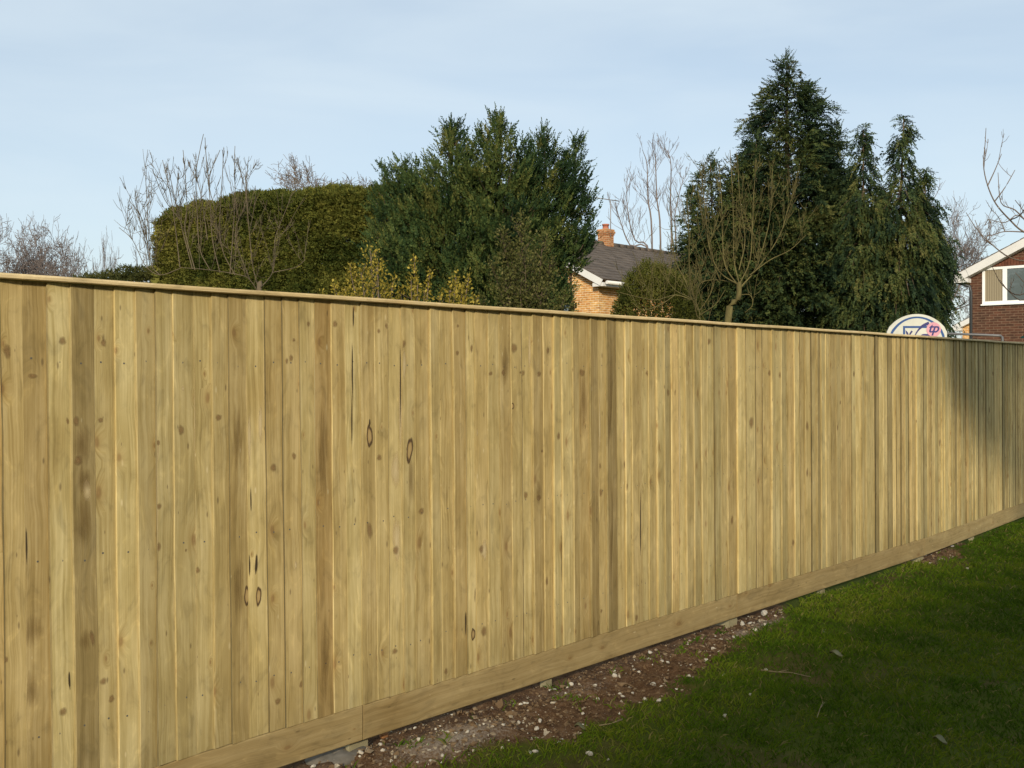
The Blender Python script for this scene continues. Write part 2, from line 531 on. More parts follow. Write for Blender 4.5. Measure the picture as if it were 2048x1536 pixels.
M['grass'] = leaf_mat('grass_blades', [(0.0, (0.046, 0.092, 0.006)), (0.45, (0.092, 0.158, 0.009)), (0.8, (0.15, 0.19, 0.014)), (1.0, (0.23, 0.20, 0.07))], 0.25, 0.7)
tag(quads('grass', V, n, M['grass'], None, gt, 5), 'short rough dark green lawn grass in front of the fence', 'grass', kind='stuff')

def stone_mesh(seed, sub=2):
    bm = bmesh.new()
    bmesh.ops.create_icosphere(bm, subdivisions=sub, radius=1.0)
    r = random.Random(seed)
    ph = [r.uniform(0, 6.28) for _ in range(6)]
    planes = [(Vector((r.gauss(0, 1), r.gauss(0, 1), r.gauss(0, 1))).normalized(), r.uniform(0.5, 0.8)) for _ in range(9)]
    for v in bm.verts:
        for nrm, d in planes:
            k = v.co.dot(nrm)
            if k > d:
                v.co -= nrm * (k - d) * 0.9
        f = 1 + 0.12 * math.sin(3 * v.co.x + ph[0]) * math.sin(3 * v.co.y + ph[1]) + 0.06 * math.sin(7 * v.co.z + ph[2])
        v.co = Vector((v.co.x * 1.15, v.co.y * 0.95, v.co.z * 0.72)) * f
    me = bpy.data.meshes.new('flint_stone')
    bm.to_mesh(me)
    bm.free()
    return me
M['flint'] = plain('flint', (0.54, 0.49, 0.40), 0.8, 0.35, 60)
M['pebble'] = leaf_mat('pebbles', [(0, (0.11, 0.066, 0.034)), (0.5, (0.22, 0.15, 0.085)), (0.8, (0.42, 0.36, 0.26)), (1, (0.64, 0.60, 0.50))], 0.0, 0.9)
M['sandstone'] = plain('brown_stone', (0.36, 0.17, 0.07), 0.85, 0.3, 40)

# gravel: small crumbs of earth and chips of flint on the bare strip
ng = 17000
gs = rng.uniform(0.6, 9.0, ng)
gw = rng.uniform(-0.10, 0.8, ng)
keep = (soil_amount(gs, gw) > 0.6) & (gw < np.interp(gs, EDGE_S, EDGE_W) + 0.2)
gs, gw = gs[keep], gw[keep]
ng = len(gs)
bm = bmesh.new(); bmesh.ops.create_icosphere(bm, subdivisions=1, radius=1.0)
sv = np.array([v.co for v in bm.verts]); sf = np.array([[v.index for v in f.verts] for f in bm.faces]); bm.free()
sz = np.exp(rng.normal(-5.32, 0.42, ng)) * np.where(rng.random(ng) < 0.2, 1.25, 0.85)
pv = sv[None] * (1 + 0.45 * rng.normal(size=(ng, len(sv), 1))) * sz[:, None, None] * rng.uniform(0.5, 1.2, (ng, 1, 3)) * np.array([1.15, 1.15, 0.8])
ctr = np.stack([P0[0] + DS[0] * gs + DN[0] * gw, P0[1] + DS[1] * gs + DN[1] * gw, ground_z(gs, gw) + sz * 0.25], -1)
pv = pv + ctr[:, None]
tri = pv[:, sf].reshape(-1, 3)
chk = np.maximum(np.exp(-((gs - 1.78) / 0.5) ** 2), 0.9 * np.exp(-((gs - 4.6) / 0.6) ** 2))
tone = np.clip(rng.normal(0.25, 0.2, ng) + 0.42 * chk * rng.random(ng) + (rng.random(ng) < 0.07) * 0.6, 0, 1)
tag(quads('gravel', tri, ng * len(sf), M['pebble'], None, np.repeat(tone, len(sf)), 3),
    'crumbs of brown earth and chips of stone on the bare strip', 'gravel', kind='stuff')

stone_meshes = [stone_mesh(i) for i in range(7)]
for sm in stone_meshes:
    sm.materials.append(M['flint'])
def stone(px, py, r_px, label, group=None, mesh=None, name='flint_stone', wpos=None):
    s, w = ground_sw(px, py + r_px * 0.5) if wpos is None else wpos
    z = float(ground_z(np.array([s]), np.array([w]))[0])
    p = sw(s, w, z)
    r = r_px / FPX * p[1]
    o = bpy.data.objects.new(name, mesh or random.choice(stone_meshes))
    o.location = (p[0], p[1], z + r * 0.38)
    o.rotation_euler = (random.uniform(-.4, .4), random.uniform(-.4, .4), random.uniform(0, 6.28))
    o.scale = (r, r * random.uniform(0.8, 1.1), r * random.uniform(0.8, 1.1))
    COL.objects.link(o)
    return tag(o, label, 'stone', group)
stone(1530, 1222, 9, 'rounded pale flint at the lawn edge against the foot of the fence')
stone(1305, 1360, 8, 'largest white flint in the middle of the bare soil strip')
stone(1178, 1507, 8, 'white flint lying in the grass nearest the camera')
bs = stone(768, 1466, 11, 'rusty brown stone beside the concrete footing under the fence', mesh=stone_mesh(40), name='brown_stone')
bs.data.materials.append(M['sandstone'])
for (px, py, r) in [(1290, 1388, 6), (1318, 1402, 7), (1229, 1350, 6), (1245, 1388, 5), (1377, 1352, 5), (1411, 1313, 6), (1325, 1312, 6), (1300, 1302, 5),
                    (1037, 1447, 6), (1080, 1449, 5), (1073, 1456, 6), (950, 1460, 6), (946, 1460, 5), (935, 1478, 5), (838, 1499, 6), (857, 1507, 6),
                    (1006, 1462, 5), (985, 1466, 4), (1005, 1502, 5), (1070, 1503, 7), (1060, 1506, 5), (885, 1520, 6), (862, 1529, 5), (765, 1510, 6),
                    (722, 1512, 6), (627, 1529, 6), (760, 1497, 5), (895, 1478, 5), (820, 1475, 5), (1142, 1363, 6), (1135, 1373, 4), (1190, 1365, 5),
                    (1165, 1420, 5), (1195, 1390, 5), (1440, 1275, 5), (1467, 1268, 5), (1485, 1246, 6), (1500, 1238, 6), (1510, 1258, 5), (1530, 1250, 5),
                    (1425, 1292, 5), (1440, 1301, 5), (1447, 1353, 4), (1532, 1335, 5), (1450, 1430, 5), (1647, 1258, 5), (1500, 1393, 4), (1850, 1113, 4),
                    (1905, 1097, 4), (1934, 1138, 4), (1985, 1066, 4), (1216, 1520, 4), (1265, 1380, 4), (1278, 1340, 4)]:
    stone(px, py, r, 'small whitish flint half sunk in the soil or turf', 'small white flints scattered in front of the fence')

# twigs and leaves on the ground
M['twig'] = plain('dry_twig', (0.27, 0.21, 0.115), 0.8, 0.2, 30)
M['dead_leaf'] = plain('dead_leaf', (0.17, 0.165, 0.08), 0.7, 0.3, 30)
def twig(p, label, rad=0.003, lift=0.02):
    mb = MB()
    pts = []
    for i, (px, py) in enumerate(p):
        s, w = ground_sw(px, py)
        z = float(ground_z(np.array([s]), np.array([w]))[0])
        pts.append(sw(s, w, z + lift))
    root = pts[0]
    mb.tube(pts, [rad * (1 - 0.5 * i / len(pts)) for i in range(len(pts))], 5)
    if len(pts) > 2:
        d = unit(pts[1] - pts[0])
        mb.tube([pts[1], pts[1] + d * 0.04 + np.array([0.02, 0.01, 0.015])], [rad * .7, rad * .4], 4)
    return tag(mb.build('twig', M['twig']), label, 'twig')
twig([(1522, 1346), (1555, 1348), (1580, 1352), (1622, 1358)], 'pale dry twig lying across the lawn')
twig([(1198, 1455), (1222, 1452), (1245, 1447)], 'straw coloured stick on the border of soil and grass')
twig([(1634, 1447), (1640, 1430), (1646, 1415)], 'thin curved stalk standing in the lawn', 0.002, 0.03)
twig([(820, 1460), (832, 1448), (840, 1440)], 'short stick leaning by the foot of the gravel board', 0.004, 0.05)
def dead_leaf(px, py, L, label):
    s, w = ground_sw(px, py)
    z = float(ground_z(np.array([s]), np.array([w]))[0]) + 0.022
    mb = MB()
    c = sw(s, w, z)
    rings = []
    yaw = random.uniform(0, 6)
    for i in range(7):
        t = i / 6
        hw = 0.33 * L * math.sin(math.pi * (0.06 + 0.9 * t)) ** 0.8
        ring = []
        for k in (-1, 0, 1):
            x, y = (t - 0.5) * L, k * hw
            ring.append(c + np.array([x * math.cos(yaw) - y * math.sin(yaw), x * math.sin(yaw) + y * math.cos(yaw), abs(k) * 0.012 + 0.01 * math.sin(5 * t)]))
        rings.append(ring)
    mb.grid(rings, False, 0, False)
    o = mb.build('dead_leaf', M['dead_leaf'])
    sd = o.modifiers.new('thickness', 'SOLIDIFY'); sd.thickness = 0.0012
    return tag(o, label, 'leaf')
dead_leaf(1672, 1322, 0.075, 'greyish dead leaf flat in the middle of the lawn')
dead_leaf(1588, 1199, 0.05, 'pale yellow leaf resting against the gravel board')
dead_leaf(1160, 1461, 0.05, 'tan dead leaf beside the straw coloured stick')
dead_leaf(1880, 1500, 0.06, 'dull grey leaf in the darkest lawn corner')

# ------------------------------------------------------------------ the fence
fence = empty('timber_fence', sw(1.45, 0, 0), 'long new yellow-brown closeboard timber fence of upright boards with a flat capping', 'fence')
TOP = 1.922
def gz_bot(s): return float(np.interp(s, [-9, 7.48, 10.5, 15], [0.052, 0.052, 0.128, 0.18]))
GH = 0.15
edges_px = [-52, -5, 42, 90, 138, 184, 226, 268, 306, 342, 383, 419, 453, 490, 526, 561, 595, 626, 659, 686, 719, 746, 774, 801, 826, 856, 877, 902,
            928, 948, 973, 997, 1019, 1041, 1061, 1083, 1104, 1120, 1142, 1156, 1177, 1194, 1209, 1229, 1247, 1260, 1281, 1294, 1310, 1326, 1339,
            1354, 1368, 1385, 1399, 1413, 1425, 1440, 1451, 1471, 1489, 1509, 1522, 1540, 1548]
tone_px = {42: (.80, .55), 90: (1.22, .0), 138: (.66, .4), 184: (.96, .15), 226: (1.17, .0), 268: (.86, .2), 306: (.98, .1), 342: (.93, .1), 383: (1.0, .1),
           419: (.95, .3), 453: (.86, .5), 490: (1.12, .15), 526: (.92, .45), 561: (.96, .45), 595: (1.08, .15), 626: (.76, .95), 659: (1.0, .4), 686: (1.08, .05),
           719: (.94, .45), 746: (1.02, .3), 774: (1.08, .15), 801: (1.0, .2), 826: (.9, .4), 856: (1.0, .3), 877: (.97, .4), 902: (.90, .6), 928: (1.26, .25),
           948: (1.04, .45), 973: (.97, .2), 997: (.9, .55), 1019: (.98, .3), 1041: (1.05, .2), 1061: (.86, .6), 1083: (1.0, .5), 1104: (1.1, .1), 1156: (.85, .6),
           1209: (.64, .6), 1229: (1.04, .35), 1247: (1.1, .2), 1260: (.9, .5), 1354: (1.18, .2), 1368: (.9, .3)}
E = sorted(s_of_px(p) for p in edges_px)
tones = {round(s_of_px(k), 4): v for k, v in tone_px.items()}
while E[-1] < 13.4:
    E.append(E[-1] + random.choice([0.062, 0.075, 0.078, 0.08, 0.083, 0.088]))
while E[0] > -4.4:
    E.insert(0, E[0] - random.choice([0.073, 0.078, 0.08, 0.083]))
POSTS = [-4.45, -1.5, 1.454, 4.45, 7.477, 10.5, 13.5]
boards = []
for i in range(len(E) - 1):
    s0, s1 = E[i], E[i + 1]
    t = tones.get(round(s0, 4))
    if t is None:
        t = (min(1.25, max(0.68, random.gauss(0.98, 0.15))), min(1, abs(random.gauss(0.22, 0.32))))
    boards.append(dict(s0=s0, s1=s1, t=t, tl=random.choice([0.005, 0.007, 0.009, 0.010, 0.012, 0.014]), tr=random.uniform(0.001, 0.004), u=random.uniform(0, 60),
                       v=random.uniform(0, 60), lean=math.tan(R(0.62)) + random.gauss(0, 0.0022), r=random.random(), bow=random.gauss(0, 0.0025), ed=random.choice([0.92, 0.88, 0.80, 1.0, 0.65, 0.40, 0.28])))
NSEG = 7
def board_front(bd, s, z):
    """outward position of a board's face"""
    sl = s - bd['lean'] * (TOP - z)
    k = min(1, max(0, (sl - bd['s0']) / (bd['s1'] - bd['s0'])))
    return bd['tl'] * (1 - k) + bd['tr'] * k
def board_at(s, z):
    for bd in boards:
        sl = s - bd['lean'] * (TOP - z)
        if bd['s0'] <= sl < bd['s1']:
            return bd
    return None
# knots, splits and stains that can be pointed at in the photograph, thin patches of the board faces
def decal(mb, a, b, px, py, rx, ry, tilt, mi, lift):
    s, z = fence_pt(px, py)
    bd = board_at(s, z)
    if bd is None or not (a <= bd['s0'] < b):
        return
    n = 18
    Y = P0[1] + DS[1] * s
    pr = (DS[0] * Y - DS[1] * (P0[0] + DS[0] * s)) / Y ** 2 * FPX
    ra, rb = rx / pr, ry / FPX * Y
    lo, hi = bd['s0'] + bd['lean'] * (TOP - z) + 0.003, bd['s1'] + bd['lean'] * (TOP - z) - 0.0005
    def pt(ring, k):
        t = 2 * math.pi * k / n
        jx = 1 + 0.07 * math.sin(3 * t + px) + 0.05 * math.sin(5 * t + py)
        x, y = ring * ra * math.cos(t) * jx, ring * rb * math.sin(t) * jx
        x, y = x * math.cos(tilt) - y * math.sin(tilt), x * math.sin(tilt) + y * math.cos(tilt)
        ss = min(hi, max(lo, s + x))
        return sw(ss, board_front(bd, ss, z) + lift, z + y)
    rings = (0.35, 0.6, 0.8, 1.0)
    for k in range(n):
        mb.face([pt(0, 0), pt(rings[0], k), pt(rings[0], k + 1)], mi, None, None, True, (0, rings[0], rings[0]))
        for r0, r1 in zip(rings[:-1], rings[1:]):
            mb.face([pt(r0, k), pt(r1, k), pt(r1, k + 1), pt(r0, k + 1)], mi, None, None, True, (r0, r1, r1, r0))
DECALS = []
KN = [(123, 682, 10, 12), (206, 686, 9, 11), (12, 703, 12, 17), (150, 842, 9, 12), (154, 921, 10, 13), (134, 842, 5, 9), (200, 840, 6, 8), (64, 752, 14, 6),
      (333, 985, 7, 10), (314, 1012, 7, 8), (312, 1093, 9, 10), (345, 1152, 6, 8), (205, 1362, 9, 11), (222, 1397, 8, 10), (124, 1422, 9, 9), (393, 1140, 7, 9),
      (312, 885, 8, 7), (340, 882, 4, 6), (586, 680, 4, 4), (580, 716, 5, 8), (571, 722, 4, 8), (668, 648, 7, 8), (615, 648, 5, 6), (601, 1368, 5, 8), (586, 912, 6, 8),
      (554, 1402, 7, 9), (435, 835, 8, 9), (360, 860, 7, 12), (370, 1100, 3, 4), (1026, 696, 8, 12), (1162, 745, 10, 8), (941, 697, 4, 9), (1094, 701, 4, 9),
      (979, 747, 5, 6), (1004, 745, 6, 8), (1043, 746, 6, 8), (1062, 750, 6, 8), (1076, 748, 6, 8), (912, 706, 5, 6), (913, 652, 4, 4), (804, 687, 6, 8),
      (756, 662, 4, 6), (772, 652, 4, 7), (841, 1022, 7, 9), (918, 868, 4, 5), (920, 890, 6, 8), (950, 1190, 5, 14), (757, 915, 6, 9), (737, 1060, 7, 20),
      (790, 1100, 8, 12), (960, 1098, 6, 12), (1083, 902, 4, 5), (1115, 872, 5, 8), (1197, 932, 6, 9), (1199, 985, 6, 9), (1249, 928, 4, 9), (1250, 973, 4, 8),
      (1050, 990, 5, 9), (1075, 995, 6, 8), (1294, 746, 6, 7), (1334, 785, 4, 9), (1349, 786, 3, 10), (1501, 845, 8, 12), (1538, 746, 4, 8), (1560, 750, 4, 7),
      (1706, 748, 4, 7), (1723, 747, 4, 7), (1612, 852, 5, 13), (1612, 945, 5, 10), (1680, 805, 3, 5), (1672, 855, 4, 10), (1415, 683, 6, 8), (1326, 659, 4, 4),
      (1200, 1222, 4, 6), (1270, 1235, 4, 8), (1091, 1162, 4, 12), (1462, 1040, 4, 12), (1878, 885, 3, 10), (1985, 747, 3, 6), (1977, 820, 3, 6), (183, 1275, 6, 22),
      (966, 1262, 7, 12), (788, 1302, 7, 7), (890, 1342, 5, 8), (1585, 1085, 4, 8), (8, 1318, 9, 9), (6, 1484, 9, 10), (1040, 745, 3, 4), (545, 935, 7, 9)]
DECALS += [(a, b, c * random.uniform(0.7, 1.1), d * random.uniform(0.75, 1.15), random.uniform(-0.25, 0.25), 2, 0.0011) for a, b, c, d in KN]
DECALS += [(*q, 3, 0.0014) for q in [(493, 1192, 6.5, 22, 0.03), (516, 1192, 6, 21, -0.05), (737, 872, 7, 24, 0.05), (817, 900, 7, 28, -0.15), (1022, 812, 5, 7, 0), (944, 1268, 5, 13, 0)]]
DECALS += [(*q, 4, 0.0008) for q in [(163, 890, 20, 46, 0), (166, 1040, 20, 60, 0), (168, 1280, 14, 26, 0), (165, 960, 17, 30, 0), (474, 880, 13, 70, 0), (476, 1180, 13, 70, 0), (645, 900, 12, 120, 0), (648, 1320, 12, 90, 0),
        (1219, 850, 9, 190, 0), (1222, 1100, 8, 120, 0), (1008, 735, 10, 40, 0), (1075, 985, 8, 30, 0), (64, 1260, 22, 34, 0), (60, 1380, 20, 40, 0), (915, 880, 10, 40, 0), (820, 960, 9, 60, 0), (1165, 800, 9, 80, 0)]]
DECALS += [(*q, 5, 0.0018) for q in [(705, 633, 1.6, 24, 0.0), (703, 740, 1.6, 60, 0.01), (702, 840, 1.4, 55, 0.0), (799, 770, 1.4, 90, 0.0), (500, 1000, 1.4, 26, 0.02), (496, 1128, 3, 24, 0.05), (511, 1128, 3, 22, -0.06),
        (51, 1090, 2, 40, 0.02), (45, 1140, 2, 22, -0.1), (1279, 1050, 1.4, 70, 0), (1122, 1115, 1.3, 60, 0), (930, 1245, 2, 26, 0), (137, 1360, 2.5, 20, 0.05), (737, 845, 2, 8, 0)]]
DECALS += [(*q, 6, 0.0007) for q in [(313, 960, 5, 90, 0), (312, 1060, 4, 50, 0), (324, 770, 4, 60, 0), (386, 820, 3, 160, 0), (800, 830, 5, 80, 0), (805, 730, 5, 40, 0), (497, 880, 5, 60, 0), (172, 980, 9, 26, 0.1), (520, 850, 5, 40, 0),
        (950, 865, 4, 12, 0), (966, 1100, 8, 22, 0), (790, 940, 10, 40, 0), (1196, 850, 4, 70, 0), (1248, 850, 4, 50, 0), (792, 1080, 9, 50, 0), (1058, 700, 3, 50, 0), (364, 777, 2.5, 6, 0), (345, 927, 2, 5, 0),
        (455, 949, 2, 5, 0), (590, 1130, 3, 9, 0), (1357, 900, 4, 200, 0)]]

rails = (0.42, 0.99, 1.66)
for a, b in zip(POSTS[:-1], POSTS[1:]):
    mb = MB()
    mb.has_uv = mb.has_c = True
    for bd in boards:
        if not (a <= bd['s0'] < b):
            continue
        s0, s1 = bd['s0'], bd['s1'] + 0.012
        zb = gz_bot(s0) + GH + random.uniform(0.001, 0.004)
        secs = []
        wob = [random.gauss(0, 0.0008) for _ in range(NSEG + 1)]
        for k in range(NSEG + 1):
            z = zb + (TOP - zb) * k / NSEG
            sh = bd['lean'] * (TOP - z) + wob[k] + bd['bow'] * math.sin(math.pi * k / NSEG)
            bw = bd['r'] * 0.0012
            q = [(s0, -0.009 - bw), (s0 + wob[k], bd['tl'] - 0.003), (s0 + 0.0028, bd['tl']), (s1, bd['tr'] * 0.9), (s1, -0.009 - bw)]
            secs.append((z, [(x + sh, y) for x, y in q]))
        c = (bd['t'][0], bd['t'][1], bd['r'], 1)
        ulen = [0, 0.012, 0.016, 0.016 + s1 - s0, 0.03 + s1 - s0]
        for k in range(NSEG):
            for j in range(4):
                (z0, q0), (z1, q1) = secs[k], secs[k + 1]
                pts = [sw(*q0[j], z0), sw(*q0[j + 1], z0), sw(*q1[j + 1], z1), sw(*q1[j], z1)]
                uv = [(bd['u'] + ulen[j], bd['v'] + z0), (bd['u'] + ulen[j + 1], bd['v'] + z0), (bd['u'] + ulen[j + 1], bd['v'] + z1), (bd['u'] + ulen[j], bd['v'] + z1)]
                cc = c if j >= 2 else (c[0] * bd['ed'], 0.0, c[2], 1)  # edge strip tone; the dark picks paint shadow lines between boards
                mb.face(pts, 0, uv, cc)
        for (z, qq), flip in ((secs[0], True), (secs[-1], False)):
            pts = [sw(*p, z) for p in qq]
            uv = [(bd['u'] + x, bd['v'] + y) for x, y in qq]
            mb.face(pts[::-1] if flip else pts, 0, uv[::-1] if flip else uv, (c[0] * .8, c[1], c[2], 1))
        # nails
        for zr in rails:
            z = zr + random.gauss(0, 0.006)
            sl = s0 + (bd['s1'] - s0) * random.uniform(0.3, 0.55) + bd['lean'] * (TOP - z)
            w = board_front(bd, sl, z) + 0.0006
            ctr = sw(sl, w, z)
            ex = np.array([DS[0], DS[1], 0]); ez = np.array([0, 0, 1.0])
            mb.face([ctr + 0.0035 * (math.cos(t) * ex + math.sin(t) * ez) for t in np.linspace(0, 2 * math.pi, 9)[:-1]], 1, None, (1, 1, 1, 1))
    for it in DECALS:
        decal(mb, a, b, *it)
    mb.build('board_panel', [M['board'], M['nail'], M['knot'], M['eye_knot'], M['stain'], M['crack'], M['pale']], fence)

# gravel boards, capping, posts and pegs
for a, b in zip(POSTS[:-1], POSTS[1:]):
    mb = MB()
    mb.has_uv = mb.has_c = True
    z0, z1 = gz_bot(a), gz_bot(b)
    ul = random.uniform(0, 40)
    tn = (random.uniform(.9, 1.02), random.uniform(.05, .3), random.random(), 1)
    aa, bb = a + 0.003, b - 0.003
    sec = [(-0.022, 0), (0.0, 0), (0.004, 0.004), (0.004, GH - 0.004), (0.0, GH), (-0.022, GH)]
    nn = 12
    for k in range(nn):
        sa, sb = aa + (bb - aa) * k / nn, aa + (bb - aa) * (k + 1) / nn
        for j in range(6):
            (w0, h0), (w1, h1) = sec[j], sec[(j + 1) % 6]
            za, zb = z0 + (z1 - z0) * k / nn, z0 + (z1 - z0) * (k + 1) / nn
            mb.face([sw(sa, w0, za + h0), sw(sb, w0, zb + h0), sw(sb, w1, zb + h1), sw(sa, w1, za + h1)], 0,
                    [(ul + h0 + w0, ul + sa), (ul + h0 + w0, ul + sb), (ul + h1 + w1, ul + sb), (ul + h1 + w1, ul + sa)], tn)
    for s_, zz in ((aa, z0), (bb, z1)):
        mb.face([sw(s_, w, zz + h) for w, h in sec], 0, [(w, h) for w, h in sec], tn)
    mb.build('gravel_board', M['gravel_board'], fence)
    mb = MB()
    mb.has_uv = mb.has_c = True
    sec = [(-0.040, 0), (0.030, 0), (0.034, 0.003), (0.034, 0.012), (0.029, 0.0185), (-0.040, 0.0185)]
    aa, bb = a + 0.0015, b - 0.0015
    nn = 30
    dz = random.gauss(0, 0.0012)
    zz = [TOP + 0.0012 + 0.0010 * (1 + math.sin(k * 0.55 + a)) for k in range(nn + 1)]
    for k in range(nn):
        sa, sb = aa + (bb - aa) * k / nn, aa + (bb - aa) * (k + 1) / nn
        for j in range(6):
            (w0, h0), (w1, h1) = sec[j], sec[(j + 1) % 6]
            mb.face([sw(sa, w0, zz[k] + h0), sw(sb, w0, zz[k + 1] + h0), sw(sb, w1, zz[k + 1] + h1), sw(sa, w1, zz[k] + h1)], 0,
                    [(ul + h0 + w0, ul + sa), (ul + h0 + w0, ul + sb), (ul + h1 + w1, ul + sb), (ul + h1 + w1, ul + sa)], (random.gauss(1.0, 0.03), .15, .5, 1))
    for s_, z_ in ((aa, zz[0]), (bb, zz[-1])):
        mb.face([sw(s_, w, z_ + h) for w, h in sec], 0, [(w, h) for w, h in sec], (1, .15, .5, 1))
    mb.build('capping', M['cap'], fence)
def post(s, wd, dp, w0, mat, nm, top, par=fence):
    mb = MB()
    mb.box(sw(s - wd / 2, w0, -0.5), (sw(wd, 0) - sw(0, 0)), (sw(0, -dp) - sw(0, 0)), (0, 0, top + 0.5))
    return mb.build(nm, mat, par)
for s in POSTS:
    p = post(s, 0.10, 0.10, -0.026, M['post'], 'post', 1.90)
for a, b in zip(POSTS[:-1], POSTS[1:]):
    post((a + b) / 2 - 0.28, 0.045, 0.04, -0.0235, M['post'], 'peg', 0.19)
for s in (1.40,):
    mb = MB()
    c = sw(s - 0.02, -0.09, 0)
    rings = []
    for k, (rr, h) in enumerate(((0.15, -0.15), (0.14, -0.01), (0.11, 0.012), (0.05, 0.016))):
        rings.append([c + np.array([math.cos(t) * rr * (1 + .12 * math.sin(3 * t + s)), math.sin(t) * rr * (1 + .1 * math.sin(4 * t)), h + 0.006 * math.sin(5 * t)]) for t in np.linspace(0, 2 * math.pi, 17)[:-1]])
    mb.grid(rings, True)
    mb.build('footing', M['concrete'], fence)

# ------------------------------------------------------------------ foliage generators
def leaflets(P, D, L, W, flat=None):
    """diamond leaves; returns (n*4, 3)"""
    n = len(P)
    rv = rng.normal(size=(n, 3)) if flat is None else flat
    sd = unit(np.cross(D, rv))
    L = np.broadcast_to(L, (n,))[:, None]; W = np.broadcast_to(W, (n,))[:, None]
    return np.stack([P, P + D * L * 0.45 + sd * W, P + D * L, P + D * L * 0.45 - sd * W], 1).reshape(-1, 3)

def sprays(C, A, length, k, L, W, spread=0.75, noise=0.25):
    """flat fronds of k leaflets along an axis"""
    n = len(C)
    A = unit(A)
    lat = unit(np.cross(A, rng.normal(size=(n, 3))))
    nrm = np.cross(A, lat)
    t = np.linspace(0.05, 1, k)[None, :, None]
    length = np.broadcast_to(length, (n,))[:, None, None]
    P = C[:, None] + A[:, None] * length * t
    sgn = np.where(np.arange(k) % 2 == 0, 1.0, -1.0)[None, :, None]
    D = A[:, None] * 0.8 + lat[:, None] * sgn * spread * (1.15 - t) + rng.normal(size=(n, k, 3)) * noise
    D = unit(D).reshape(-1, 3)
    l = (np.broadcast_to(np.asarray(L), (n,))[:, None] * (1.2 - 0.5 * t[..., 0]) * rng.uniform(0.7, 1.2, (n, k))).reshape(-1)
    return leaflets(P.reshape(-1, 3), D, l, l * W, np.repeat(nrm, k, 0) + rng.normal(size=(n * k, 3)) * 0.3)

